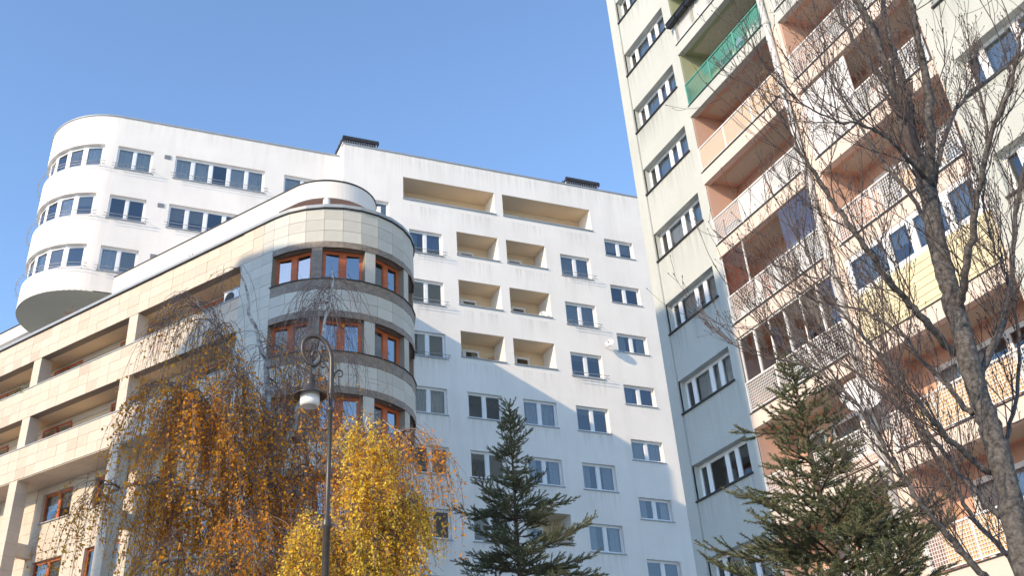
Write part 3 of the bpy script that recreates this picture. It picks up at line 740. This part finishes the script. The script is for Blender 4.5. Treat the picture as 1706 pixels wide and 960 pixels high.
# ------------------------------------------------------------------ trees
def leaves_obj(name, mat, centers, sizes, colors, parent, droop=.0, narrow=.6, kind='stuff'):
    n = len(centers); c = np.array(centers); s = np.array(sizes)[:, None]
    a = rng.normal(size=(n, 3)); a[:, 2] -= droop; a /= np.linalg.norm(a, axis=1)[:, None]
    b = rng.normal(size=(n, 3)); b -= (b * a).sum(1)[:, None] * a; b /= np.linalg.norm(b, axis=1)[:, None]
    nn = np.cross(a, b)
    v = np.stack([c, c + a * s * .5 + b * s * narrow * .5 + nn * s * .08, c + a * s, c + a * s * .5 - b * s * narrow * .5 + nn * s * .08], 1).reshape(-1, 3)
    me = bpy.data.meshes.new(name); me.vertices.add(4 * n); me.vertices.foreach_set('co', v.ravel())
    me.loops.add(4 * n); me.polygons.add(n); me.loops.foreach_set('vertex_index', np.arange(4 * n))
    me.polygons.foreach_set('loop_start', np.arange(0, 4 * n, 4)); me.polygons.foreach_set('loop_total', np.full(n, 4))
    at_ = me.color_attributes.new('Col', 'FLOAT_COLOR', 'CORNER')
    cc = np.ones((n, 4, 4)); cc[:, :, :3] = np.array(colors)[:, None, :]; at_.data.foreach_set('color', cc.ravel())
    me.materials.append(M[mat]); me.update(); me.validate()
    o = link(name, me, parent); tag(o, kind=kind); return o
def smooth_path(pts, sub=5):
    pts = [Vector(p) for p in pts]; out = []
    for i in range(len(pts) - 1):
        p0, p1, p2, p3 = pts[max(i - 1, 0)], pts[i], pts[i + 1], pts[min(i + 2, len(pts) - 1)]
        for t in np.linspace(0, 1, sub, endpoint=False):
            out.append(.5 * ((2 * p1) + (p2 - p0) * t + (2 * p0 - 5 * p1 + 4 * p2 - p3) * t * t + (3 * p1 - p0 - 3 * p2 + p3) * t ** 3))
    out.append(pts[-1]); return out
rv = lambda s=1: Vector((random.gauss(0, s), random.gauss(0, s), random.gauss(0, s)))
def base_to(p, z=0): return Vector((p[0], p[1], z))

def birch(name, label, base, stems, limbs, n_strand, strand_len, leafy, palette, leaf, top_bare, cat='tree', group=None, spread=1.0, hang=.42):
    root = tag(empty(name, base), label, cat, group); B = Vector(base)
    tr = MB(); tw = MB(); C = []; S = []; K = []; tips = []
    for pts, r0, r1 in stems:
        p = smooth_path([Vector(q) - B for q in pts], 6); n = len(p)
        p = [q + rv(.02) for q in p]; tr.tube(p, [r0 + (r1 - r0) * i / (n - 1) for i in range(n)], 9)
        tips.append(p)
    zs = [q.z for p in tips for q in p]; zmin, zmax = min(zs), max(zs)
    for i in range(limbs):
        si = random.choice([0] + list(range(1, len(tips))) + [1, 5, 4, 3, 6] * (len(tips) > 5)); lf = {1: .5, 5: .9, 8: .9}.get(si, 1) if len(tips) > 5 else 1; p = tips[si]; t = random.uniform(.45, 1) if si == 0 else random.uniform(.12, 1); k = int(t * (len(p) - 1)); s = p[k]
        az = random.uniform(0, 2 * math.pi); hgt = (s.z - zmin) / (zmax - zmin)
        ln = spread * random.uniform(1.0, 3.4) * (1.15 - .75 * hgt)
        d = Vector((math.cos(az), math.sin(az), random.uniform(.35, .9))); q = [s]; dd = d.normalized()
        for j in range(9):
            dd = (dd + rv(.13) + Vector((0, 0, -.09 - .03 * j))).normalized(); q.append(q[-1] + dd * ln / 8)
        r_ = .012 + .022 * (1 - hgt)
        tw.tube(q, [r_ * (1 - .8 * j / 9) for j in range(10)], 4)
        # hanging strands along the limb
        for _ in range(int(n_strand * random.uniform(.6, 1.4))):
            j = random.randint(2, 9); s2 = q[j] + rv(.08); L = random.uniform(.4, 1) * strand_len * random.uniform(.5, 1)
            dv = (Vector((math.cos(az), math.sin(az), 0)) * random.uniform(.2, .8) + rv(.45)); dv.z = random.uniform(-.2, .35); w = [s2]; dv.normalize()
            m = 7
            for e in range(m):
                dv = (dv + Vector((0, 0, -hang)) + rv(.10)).normalized(); w.append(w[-1] + dv * L / m)
            tw.tube(w, [.006 - .0035 * e / m for e in range(m + 1)], 3)
            for e in range(2, m):
                if random.random() < .5:
                    u = (rv(.6) + Vector((0, 0, -.6))).normalized() * random.uniform(.1, .35); tw.tube([w[e], w[e] + u * .5 + rv(.02), w[e] + u + Vector((0, 0, -.05))], .003, 3)
            zz = w[0].z + B.z
            dens = leafy * (1 if zz < top_bare[0] else max(.06, 1 - (zz - top_bare[0]) / (top_bare[1] - top_bare[0])))
            nl = int(L * dens * lf)
            tone = random.random()
            for _ in range(nl):
                e = random.uniform(.15, 1) * m; a = int(min(e, m - 1)); f = e - a
                e = round(e * 2.5) / 2.5 + random.uniform(-.1, .1); a = int(min(max(e, 0), m - 1)); f = min(max(e - a, 0), 1); c = w[a].lerp(w[a + 1], f) + rv(.035); C.append(c); S.append(random.uniform(.55, 1.4) * leaf)
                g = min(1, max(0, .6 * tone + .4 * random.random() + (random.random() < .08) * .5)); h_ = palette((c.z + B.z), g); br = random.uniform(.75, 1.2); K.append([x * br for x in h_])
    tr.build('trunk', 'barkb', root, smooth=True); tag(tw.build('twigs', 'twig', root), kind='stuff')
    leaves_obj('foliage', 'leaf', C, S, K, root, droop=.5, narrow=.65)
    return root
def lerp3(a, b, t): return [a[i] + (b[i] - a[i]) * t for i in range(3)]
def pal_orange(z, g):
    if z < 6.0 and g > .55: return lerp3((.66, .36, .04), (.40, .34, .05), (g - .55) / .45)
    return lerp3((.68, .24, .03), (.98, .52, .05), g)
def pal_yellow(z, g):
    if random.random() < .12: return lerp3((.55, .22, .03), (.70, .34, .03), g)
    return lerp3((.90, .50, .04), (.98, .77, .12), min(1, g * 1.3))
D = 19.6
b0 = base_to(at(470, 1000, D))
stems = [([b0, at(476, 1050, D), at(470, 900, D), at(452, 775, D)], .17, .11),
         ([at(452, 775, D), at(478, 736, D - .2), at(497, 684, D - .3), at(525, 610, D - .4), at(545, 520, D - .3), at(555, 450, D - .1)], .085, .015),
         ([at(452, 775, D), at(449, 700, D + .2), at(440, 600, D + .4), at(418, 520, D + .5), at(400, 440, D + .5)], .09, .015),
         ([at(458, 800, D), at(425, 690, D - .5), at(390, 600, D - .8), at(350, 530, D - .9), at(325, 500, D - .9)], .06, .012),
         ([at(466, 870, D), at(410, 780, D - 1), at(350, 700, D - 1.4), at(300, 650, D - 1.6), at(265, 640, D - 1.6)], .055, .012),
         ([at(466, 850, D), at(540, 770, D - .6), at(600, 715, D - .8), at(650, 710, D - .8), at(690, 750, D - .8)], .055, .012),
         ([at(470, 920, D), at(380, 860, D + .8), at(290, 810, D + .6), at(210, 810, D + .4), at(150, 850, D + .4)], .05, .012),
         ([at(472, 990, D), at(400, 950, D - 1), at(330, 930, D - 1.4), at(260, 940, D - 1.5)], .05, .012),
         ([at(470, 950, D), at(540, 900, D - .9), at(590, 880, D - 1.2), at(640, 900, D - 1.2)], .05, .012),
         ([at(474, 1030, D), at(440, 960, D - 1.5), at(420, 900, D - 1.9), at(400, 870, D - 2)], .05, .012)]
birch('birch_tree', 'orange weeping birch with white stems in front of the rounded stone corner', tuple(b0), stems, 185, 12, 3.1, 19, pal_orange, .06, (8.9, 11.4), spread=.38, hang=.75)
D = 16.0
b1 = base_to(at(630, 960, D))
stems = [([b1, at(630, 1100, D), at(626, 960, D), at(622, 850, D), at(616, 765, D), at(612, 700, D)], .08, .012),
         ([at(628, 940, D), at(660, 880, D + .3), at(682, 845, D + .4), at(695, 830, D + .5)], .035, .01),
         ([at(628, 990, D), at(590, 930, D - .3), at(550, 895, D - .4), at(520, 880, D - .4)], .035, .01)]
birch('birch_tree', 'bright yellow sunlit young birch just right of the lamp post', tuple(b1), stems, 78, 9, 1.2, 62, pal_yellow, .047, (20, 30), spread=.21, hang=.6)

def spruce(name, label, base, apex, r_low, z_low, dist_scale=1.0, seed=1, gap=1.0):
    random.seed(seed)
    root = tag(empty(name, base), label, 'tree', 'spruces'); B = Vector(base); ap = Vector(apex) - B; H = ap.z
    tr = MB(); tr.tube([Vector((0, 0, 0)), ap * .5 + rv(.02), ap], [.12, .06, .010], 10); tr.build('trunk', 'barks', root, smooth=True)
    tw = MB(); C = []; A = []; K = []
    def twig(p, d, L, fat):
        n = 5; q = [p]; dd = d.normalized()
        for j in range(n): dd = (dd + rv(.06) + Vector((0, 0, .045))).normalized(); q.append(q[-1] + dd * L / n)
        tw.tube(q, [.006 * (1 - .5 * j / n) for j in range(n + 1)], 3)
        tone = random.random()
        for _ in range(int(L * 520 * fat)):
            e = random.random() * n; a = int(min(e, n - 1)); c = q[a].lerp(q[a + 1], e - a); s = (q[a + 1] - q[a]).normalized()
            w = (s * .75 + rv(.75)).normalized(); C.append(c); A.append(w); g = .5 * tone + .5 * random.random()
            K.append([x * random.uniform(.8, 1.2) for x in lerp3((.065, .082, .05), (.24, .25, .13), g)])
        return q
    z = H - .05
    while z > z_low:
        f = (H - z) / (H - z_low); L = (.10 + r_low * f ** .8) * random.uniform(.7, 1.2); nb = random.randint(3, 6)
        a0 = random.uniform(0, 6.28); c = ap * (z / H)
        for b in range(nb):
            az = a0 + b * 6.283 / nb + random.uniform(-.35, .35); Lb = L * random.uniform(.5, 1.3)
            d = Vector((math.cos(az), math.sin(az), .75 - .75 * f)); q = [c * random.uniform(.975, 1.01)]; dd = (d + Vector((0, 0, random.uniform(-.3, .3)))).normalized(); n = 8
            for j in range(n):
                dd = (dd + rv(.05) + Vector((0, 0, (-.05 if j < 4 else .10)))).normalized(); q.append(q[-1] + dd * Lb / n)
            tw.tube(q, [.016 * (1 - .8 * j / n) * (.4 + f) for j in range(n + 1)], 4)
            side = dd.cross(Vector((0, 0, 1))).normalized()
            m = max(2, int(Lb / .085))
            for j in range(m):
                t = .18 + .8 * j / m; e = t * n; a = int(min(e, n - 1)); p = q[a].lerp(q[a + 1], e - a); s = (q[a + 1] - q[a]).normalized()
                sd = 1 if j % 2 else -1; TL = (.12 + .42 * Lb * (1 - t)) * random.uniform(.6, 1.15)
                u = (s * .9 + side * sd * random.uniform(.5, 1.0) + Vector((0, 0, random.uniform(-.3, .3))))
                qq = twig(p, u, TL, 1)
                if TL > .28:
                    for s3 in (-1, 1): twig(qq[2], (qq[3] - qq[2]).normalized() + side * s3 * .6 + rv(.25), TL * .5, 1)
            twig(q[n - 2], dd, .2, 1.3)
        z -= random.uniform(.16, .30) * (.7 + .6 * f) * gap
    twig(ap - Vector((0, 0, .3)), Vector((0, 0, 1)), .45, 1.3)
    tag(tw.build('twigs', 'barks', root), kind='stuff')
    n = len(C); C = np.array([tuple(c) for c in C]); A = np.array([tuple(a) for a in A]); ln = rng.uniform(.022, .042, n)[:, None] * dist_scale
    b = np.cross(A, rng.normal(size=(n, 3))); b /= np.linalg.norm(b, axis=1)[:, None]
    v = np.stack([C - b * .004 * dist_scale, C + b * .004 * dist_scale, C + A * ln], 1).reshape(-1, 3)
    me = bpy.data.meshes.new('needles'); me.vertices.add(3 * n); me.vertices.foreach_set('co', v.ravel()); me.loops.add(3 * n); me.polygons.add(n)
    me.loops.foreach_set('vertex_index', np.arange(3 * n)); me.polygons.foreach_set('loop_start', np.arange(0, 3 * n, 3)); me.polygons.foreach_set('loop_total', np.full(n, 3))
    ca = me.color_attributes.new('Col', 'FLOAT_COLOR', 'CORNER'); cc = np.ones((n, 3, 4)); cc[:, :, :3] = np.array(K)[:, None, :]; ca.data.foreach_set('color', cc.ravel())
    print('needles', n); me.materials.append(M['needle']); me.update(); tag(link('needles', me, root), kind='stuff')
    return root
a = at(848, 676, 23.3); spruce('spruce_tree', 'dark pointed spruce standing before the white facade', (a.x, a.y, 0), a, 1.85, a.z - 5.6, 1.2, 11, .78)
a = at(1318, 610, 13.0); spruce('spruce_tree', 'dark spruce at the foot of the green tower beside the bare tree', (a.x, a.y, 0), a, 1.6, a.z - 3.9, 1.05, 12, .62)
random.seed(21)

# bare tree: limbs traced where they stand, twigs grown on them
D = 10.0
bb = base_to(at(1700, 960, D))
T = tag(empty('bare_tree', tuple(bb)), 'leafless tree with grey fissured trunk in front of the peach balconies', 'tree')
limbs = [([(1790, 1500, 0), (1735, 1060, 0), (1690, 870, 0), (1668, 767, 0), (1643, 697, 0), (1622, 635, 0), (1597, 535, .05), (1578, 470, .05), (1563, 412, .1), (1547, 327, .1), (1531, 266, .1)], .112, .086),
    ([(1531, 266, .1), (1504, 204, 0), (1488, 140, -.1), (1456, 58, -.2), (1430, 0, -.3), (1405, -70, -.3)], .062, .024),
    ([(1490, 150, -.1), (1445, 102, .2), (1417, 58, .4), (1388, 0, .6), (1370, -50, .7)], .034, .016),
    ([(1533, 275, .1), (1517, 200, .35), (1506, 140, .5), (1482, 58, .7), (1470, 0, .8), (1460, -80, .9)], .050, .020),
    ([(1549, 310, .1), (1549, 204, -.2), (1545, 140, -.3), (1527, 58, -.5), (1517, 0, -.6), (1507, -80, -.7)], .056, .022),
    ([(1556, 330, .1), (1562, 270, .2), (1586, 198, .5), (1615, 154, .8), (1655, 126, 1.1), (1712, 85, 1.4)], .032, .014),
    ([(1600, 515, .05), (1606, 470, -.2), (1621, 380, -.5), (1631, 310, -.7), (1650, 230, -.9), (1682, 150, -1.1), (1702, 50, -1.2)], .042, .014),
    ([(1630, 640, 0), (1660, 560, .3), (1682, 485, .5), (1688, 400, .7), (1700, 310, .9), (1722, 200, 1.1)], .040, .016),
    ([(1590, 590, .05), (1541, 535, -.3), (1500, 490, -.5), (1432, 398, -.9), (1396, 348, -1.0), (1358, 290, -1.1), (1329, 246, -1.2), (1300, 190, -1.2)], .040, .010),
    ([(1618, 690, 0), (1580, 645, .4), (1536, 600, .7), (1510, 565, .9), (1477, 542, 1.0), (1435, 517, 1.1), (1360, 500, 1.3), (1300, 470, 1.4)], .030, .008),
    ([(1650, 790, 0), (1590, 740, -.3), (1540, 685, -.6), (1486, 612, -.8), (1448, 570, -.9), (1402, 520, -1), (1360, 455, -1.1), (1330, 400, -1.1)], .030, .008),
    ([(1676, 868, 0), (1611, 805, .5), (1564, 744, .8), (1523, 703, 1.0), (1450, 640, 1.3), (1380, 590, 1.5), (1310, 560, 1.6)], .032, .008),
    ([(1700, 985, 0), (1640, 960, -.2), (1593, 907, -.4), (1547, 855, -.6), (1506, 797, -.7), (1477, 753, -.8), (1430, 680, -.9), (1370, 620, -1.0), (1300, 600, -1)], .034, .008),
    ([(1705, 1010, 0), (1680, 930, .6), (1622, 866, 1.0), (1580, 790, 1.3), (1540, 730, 1.5), (1500, 650, 1.7), (1470, 590, 1.8)], .030, .008),
    ([(1560, 400, .1), (1520, 330, .6), (1470, 270, 1.0), (1420, 190, 1.3), (1380, 120, 1.5), (1340, 60, 1.6)], .028, .008),
    ([(1540, 300, .1), (1490, 240, -.6), (1440, 210, -.9), (1390, 200, -1.1), (1330, 170, -1.3)], .024, .007),
    ([(1668, 770, 0), (1682, 720, .3), (1697, 620, .8), (1690, 500, 1.1), (1660, 420, 1.2), (1640, 330, 1.3), (1660, 230, 1.4)], .022, .008)]
tr = MB(); tw = MB(); bud = MB()
def btwig(p, d, L, r_, lev):
    n = 6; q = [p]; dd = d.normalized()
    for j in range(n): dd = (dd + rv(.10) + Vector((0, 0, .13))).normalized(); q.append(q[-1] + dd * L / n)
    tw.tube(q, [max(.0022, r_ * (1 - .6 * j / n)) for j in range(n + 1)], 4 if lev == 0 else 3)
    e = q[-1]; bud.tube([e - dd * .004, e + dd * .008, e + dd * .022], [.0025, .005, .001], 4)
    if lev < 2:
        for j in range(1, n):
            for _ in range(random.choice((1, 1, 2)) if lev == 0 else random.choice((0, 0, 1))):
                s = (q[j] - q[j - 1]).normalized(); btwig(q[j].lerp(q[j + 1], random.random()), s + rv(.42) + Vector((0, 0, .2)), L * random.uniform(.25, .55), r_ * .6, lev + 1)
for li, (pts, r0, r1) in enumerate(limbs):
    p = smooth_path([at(x, y, D + dd) - bb for x, y, dd in pts], 6); n = len(p); p = [q + rv(.008) for q in p]
    tr.tube(p, [(r0 + (r1 - r0) * i / (n - 1)) * random.uniform(.84, .96) for i in range(n)], 12 if li == 0 else 8)
    start = int(n * .82) if li == 0 else int(n * .12)
    for i in range(start, n):
        for _ in range(1 if li == 0 else random.choice((0, 1, 1, 1))):
            s = (p[min(i + 1, n - 1)] - p[max(i - 1, 0)]).normalized(); f = i / n
            btwig(p[i], s + rv(.5) + Vector((0, 0, .3)), random.uniform(.45, 1.25), .006, 0)
    btwig(p[-1], p[-1] - p[-2], .8, r1 * .8, 0)
tr.build('trunk', 'barkd', T, smooth=True); tag(tw.build('twigs', 'twigd', T), kind='stuff'); tag(bud.build('buds', 'twigd', T), kind='stuff')

# ------------------------------------------------------------------ street lamp
D = 14.0
def lp_(x, y):
    h = at(548, 700, D); hd = Vector((h.x, h.y, 0)).normalized()
    d = CF + RIGHT * ((x - PX) / F_PX) - CU * ((y - PY) / F_PX); return Vector((0, 0, 1.6)) + d * (D / d.dot(hd))
zz = lambda x, y: lp_(480 + x / 5.336, 540 + y / 5.336)
pt = lp_(551.5, 655); lb = Vector((pt.x, pt.y, 0))
Lm = tag(empty('street_lamp', tuple(lb)), 'tall old style street lamp with a scrolled arm and hanging shade', 'street lamp')
hl = pt.z
z1 = lp_(549, 875).z; z2 = lp_(551, 683).z
mb = MB(); mb.lathe([(.17, 0), (.17, .12), (.13, .2), (.11, .9), (.075, 1.0), (.058, 1.1), (.052, z1 - .06), (.068, z1 - .04), (.072, z1), (.06, z1 + .04), (.062, z1 + .06), (.036, z1 + .1), (.032, z2 - .05), (.05, z2 - .03), (.058, z2), (.045, z2 + .03), (.03, z2 + .05), (.028, hl - .05), (.042, hl - .02), (.044, hl), (.036, hl + .015), (.044, hl + .035), (.044, hl + .06), (.03, hl + .09)], (0, 0, 0), 20); mb.build('post', 'lampiron', Lm, smooth=True)
def scroll(pts, r0, r1, name):
    p = smooth_path([zz(*q) - lb for q in pts], 6); n = len(p); m = MB(); m.tube(p, [r0 + (r1 - r0) * i / (n - 1) for i in range(n)], 8); return m.build(name, 'lampiron', Lm, smooth=True)
scroll([(384, 600), (384, 520), (386, 420), (386, 320), (372, 245), (335, 170), (285, 122), (235, 107), (180, 115), (140, 155), (126, 215), (135, 275), (165, 330), (205, 362), (245, 368), (275, 335), (283, 295), (268, 255), (240, 240), (220, 255), (214, 285)], .042, .02, 'scroll_arm')
scroll([(380, 560), (372, 480), (352, 405), (330, 360), (303, 335), (284, 345), (290, 375), (312, 390), (328, 380)], .020, .010, 'scroll')
scroll([(384, 420), (372, 350), (350, 290), (318, 258), (296, 262), (300, 290), (322, 320), (332, 315)], .018, .009, 'scroll')
scroll([(392, 560), (400, 490), (420, 435), (450, 412), (478, 425), (482, 455), (465, 472), (448, 462)], .018, .009, 'scroll')
hp = zz(200, 465) - lb; bt = zz(195, 640) - lb; gb_ = zz(195, 735) - lb; tp = zz(200, 362) - lb
mb = MB(); mb.tube([tp, hp], .018, 8); mb.build('hanger', 'lampiron', Lm)
z0 = bt.z; H1 = hp.z - z0; c = (bt.x, bt.y, 0)
mb = MB(); mb.lathe([(.001, z0 + H1 + .03), (.06, z0 + H1 + .02), (.07, z0 + H1 - .01), (.065, z0 + H1 * .74), (.082, z0 + H1 * .72), (.07, z0 + H1 * .69), (.088, z0 + H1 * .5), (.115, z0 + H1 * .25), (.155, z0 + H1 * .13), (.235, z0 + .01), (.24, z0 - .01), (.225, z0 - .012), (.14, z0 + .06), (.13, z0 + .06)], c, 36); mb.build('lamp_shade', 'lampiron', Lm, smooth=True)
mb = MB(); mb.lathe([(.138, z0 + .05), (.142, z0 - .10), (.138, gb_.z + .03), (.12, gb_.z), (.10, gb_.z - .004), (.09, gb_.z + .03), (.001, gb_.z + .05)], c, 36); mb.build('lamp_glass', 'lampglass', Lm, smooth=True)

# ------------------------------------------------------------------ things on the buildings
def dish(label, p, facing, r_=.38, mount=None):
    o = tag(empty('satellite_dish', tuple(p)), label, 'satellite dish', 'satellite dishes'); fx = Vector(facing).normalized()
    q = fx.to_track_quat('Z', 'Y'); mb = MB(); prof = [(r_ * t, .16 * r_ * 2 * t * t) for t in (0.001, .3, .55, .8, 1)] + [(r_ * 1.01, .33 * r_), (r_ * .8, .16 * r_ * 2 * .64 - .02), (.001, -.02)]
    mb.lathe(prof, (0, 0, 0), 28); mb.v = [tuple(q @ Vector(v)) for v in mb.v]; mb.build('reflector', 'lilac', o, smooth=True)
    mb = MB(); e = q @ Vector((0, -.25 * r_, r_ * 1.1)); mb.tube([q @ Vector((0, -r_ * .95, .2 * r_)), e], .012, 6); mb.tube([e, e - fx * .1], .03, 8)
    mb.tube([Vector((0, 0, 0)), -fx * .15, Vector(mount) if mount else -fx * .4], .018, 6); mb.build('arm', 'rail', o); return o
dish('white satellite dish beside a window high on the white facade', (26.7, 44.95, 25.4), (-.7, -.6, .35), .25, (-.1, .35, -.1))
dish('small satellite dish inside the second white loggia from the bottom', (23.2, 45.6, 26.9), (-.7, -.7, .3), .2, (.25, .15, -.1))
p = Vector((18.0, 18.9, 0)); p = at(1465, 652, 25.0); p.z = 10.75
dish('large white satellite dish on the peach pier behind the bare tree', (17.75, 18.75, 11.05), (-.75, -.6, .3), .48, (.45, .1, -.1))
dish('small satellite dish above the green mesh balcony', (18.0, 20.2, 25.55), (-.6, -.7, .3), .26, (.4, 0, .1))
def local(o, v): return o.matrix_world @ Vector(v)
bpy.context.view_layer.update()
MA = Matrix.Translation((oA.x, oA.y, zA)) @ Matrix.Scale(SA, 4) @ Matrix.Rotation(math.atan2(-dA.y, -dA.x), 4, 'Z')
ac = tag(empty('air_conditioner', tuple(MA @ Vector((-2.7, .36, 20.92))), math.atan2(-dA.y, -dA.x)), 'white air conditioner box on the top stone balcony', 'air conditioner')
mb = MB(); mb.box(-.42, .42, -.02, .30, 0, .62); mb.build('housing', 'pvc', ac)
mb = MB(); mb.lathe([(.24, 0), (.26, .012), (.24, .02), (.20, .012), (.16, .02), (.12, .012), (.05, .02), (.001, .02)], (0, 0, 0), 24); mb.v = [(x - .1, -.022 - z, y + .31) for x, y, z in mb.v]; mb.build('fan_grille', 'dark', ac)
mb = MB(); mb.box(-.45, .45, -.05, .33, .622, .66); mb.build('cover', 'rail', ac)
def plant(name, label, p, h, cols, n, sp, potc='pot', group=None):
    o = tag(empty(name, tuple(p)), label, 'plant', group); mb = MB(); mb.lathe([(.001, 0), (.11, 0), (.15, .24), (.16, .25), (.14, .24), (.001, .22)], (0, 0, 0), 16); mb.build('pot', potc, o)
    C, S, K = [], [], []; st = MB()
    for _ in range(9):
        q = [Vector((random.gauss(0, .03), random.gauss(0, .03), .22))]; d = Vector((random.gauss(0, .4), random.gauss(0, .4), 1)).normalized()
        for j in range(5): d = (d + rv(.15)).normalized(); q.append(q[-1] + d * h / 5)
        st.tube(q, .007, 4)
        for _ in range(n):
            e = random.uniform(.8, 5); a_ = int(min(e, 4)); C.append(q[a_].lerp(q[a_ + 1], e - a_) + rv(sp)); S.append(random.uniform(.05, .09)); K.append([x * random.uniform(.7, 1.3) for x in random.choice(cols)])
    st.build('stem', 'twig', o); leaves_obj('leaves', 'redleaf', C, S, K, o)
G_ = [(.07, .11, .03), (.12, .15, .04), (.2, .2, .05)]; R_ = [(.35, .05, .04), (.25, .08, .05), (.4, .16, .06)]
plant('potted_shrub', 'tall green shrub between the stone pillars of the top balcony', MA @ Vector((-16.9, .5, 20.05)), 1.2, G_, 34, .10)
plant('potted_plant', 'low green plant by the shrub at the left edge', MA @ Vector((-17.9, .35, 20.55)), .55, G_, 26, .08)
plant('terrace_plant', 'red leaved plant on the roof terrace below the rounded wing', MA @ Vector((-14.9, .75, 24.05)), .45, R_, 16, .07)
plant('terrace_plant', 'dry brown plant on the terrace parapet near the round end', MA @ Vector((-6.0, .75, 24.05)), .4, R_, 12, .06)
plant('loggia_plant', 'red flowering plant in the lowest white loggia', (20.1, 45.8, 23.45), .35, R_ + G_, 26, .08)
MC = Matrix.Translation((18.23, 27.42, 0)) @ Matrix.Rotation(R(-90), 4, 'Z')
for i in range(5):
    fb = tag(empty('planter_box', tuple(MC @ Vector((4.15 + .62 * i, -.2, SL[9] + .80))), R(-90)), 'black planter box hung on the top balcony rail, ' + ('nearest the corner', 'second from the corner', 'third from the corner', 'fourth from the corner', 'fifth from the corner')[i], 'planter', 'black planter boxes')
    mb = MB(); mb.prism([(-.28, -.1), (.28, -.1), (.28, .09), (-.28, .09)], -.02, .16); mb.box(-.3, .3, -.12, .11, .16, .185); mb.build('box', 'black', fb)
for i, (xx, zz_) in enumerate(((4.9, SL[5]), (6.2, SL[5]), (9.6, SL[7]), (10.8, SL[7]))):
    plant('balcony_plant', ('green balcony plant behind the mesh rail left of the white posts', 'yellowish balcony plant behind the mesh rail in the middle', 'green balcony plant at the corner of the upper peach balcony', 'bushy balcony plant on the upper peach balcony, further along')[i], MC @ Vector((xx, .25, zz_ + .05)), .5, G_, 34, .09)

# small things left on balconies and roofs
def crate(label, p, rz, w, d, h, mat):
    o = tag(empty('storage_box', tuple(p), rz), label, 'box'); mb = MB(); mb.box(-w / 2, w / 2, -d / 2, d / 2, 0, h); mb.build('body', mat, o)
    mb = MB(); mb.box(-w / 2 - .02, w / 2 + .02, -d / 2 - .02, d / 2 + .02, h + .002, h + .05); mb.build('lid', mat, o)
crate('white storage box behind the mesh rail below the mauve glass screen', MC @ Vector((4.6, .32, SL[5] + .02)), R(-90), .75, .42, .38, 'pvc')
crate('grey storage box on the balcony with the pale fabric screen', MC @ Vector((4.5, .35, SL[6] + .02)), R(-90), .6, .4, .45, 'rail')
def rack(label, p, rz, w=1.3, h=.95):
    o = tag(empty('drying_rack', tuple(p), rz), label, 'drying rack'); mb = MB()
    for y in (-.25, .25):
        mb.tube([(-w / 2, -y, 0), (-w / 2, y, h)], .012, 6); mb.tube([(w / 2, -y, 0), (w / 2, y, h)], .012, 6)
    for k in range(6): y = -.25 + .1 * k; mb.tube([(-w / 2, y, h), (w / 2, y, h)], .006, 5)
    mb.build('frame', 'whitemetal', o)
    for k, (c, x0, x1, dz) in enumerate((('bluecurtain', -.55, -.15, .45), ('curtain', -.1, .3, .6), ('salmon', .35, .6, .4))):
        q = MB(); y = -.25 + .2 * k
        for i in range(8):
            a = x0 + (x1 - x0) * i / 8; b = x0 + (x1 - x0) * (i + 1) / 8
            q.quad((a, y - .012 + .01 * math.sin(i), h - dz), (b, y - .012 + .01 * math.sin(i + 1), h - dz), (b, y - .008, h + .01), (a, y - .008, h + .01))
        q.build('laundry', c, o, smooth=True)
rack('drying rack with laundry on the lower peach balcony', MC @ Vector((10.6, .6, SL[6] + .02)), R(-90))
rack('drying rack with laundry behind the green mesh rail', MC @ Vector((6.9, .6, SL[8] + .02)), R(-90), 1.1, 1.05)
plant('balcony_plant', 'dry brown climber at the right end above the reed screen', MC @ Vector((7.7, .3, SL[7] + .5)), .9, [(.16, .09, .04), (.22, .13, .05), (.1, .1, .04)], 40, .12)
mb = MB()
for x, y, h in ((-15.9, .9, 1.1), (-15.6, .9, .8), (-14.9, 1.1, 1.3), (-14.75, 1.1, 1.15)): mb.tube([(x, y, ZT), (x, y, ZT + h)], .018, 6)
mb.build('terrace_rods', 'whitemetal', Stn)
mb = MB(); mb.box(-2.6, -2.1, 3.0, 3.5, 27.16, 27.62); mb.box(-2.7, -2.0, 2.9, 3.6, 27.66, 27.72)
for x, y in ((-2.6, 3.0), (-2.15, 3.0), (-2.6, 3.45), (-2.15, 3.45)): mb.box(x, x + .05, y, y + .05, 27.62, 27.66)
mb.build('chimney', 'dark', Stn)
for i, (x, z0_, z1_) in enumerate(((16.0, 34.1, 36.0), (30.0, 34.1, 35.4))):
    mb = MB(); mb.tube([(x, 6, z0_), (x, 6, z1_)], .02, 6); mb.build('lightning_rod', 'rail', Bld)
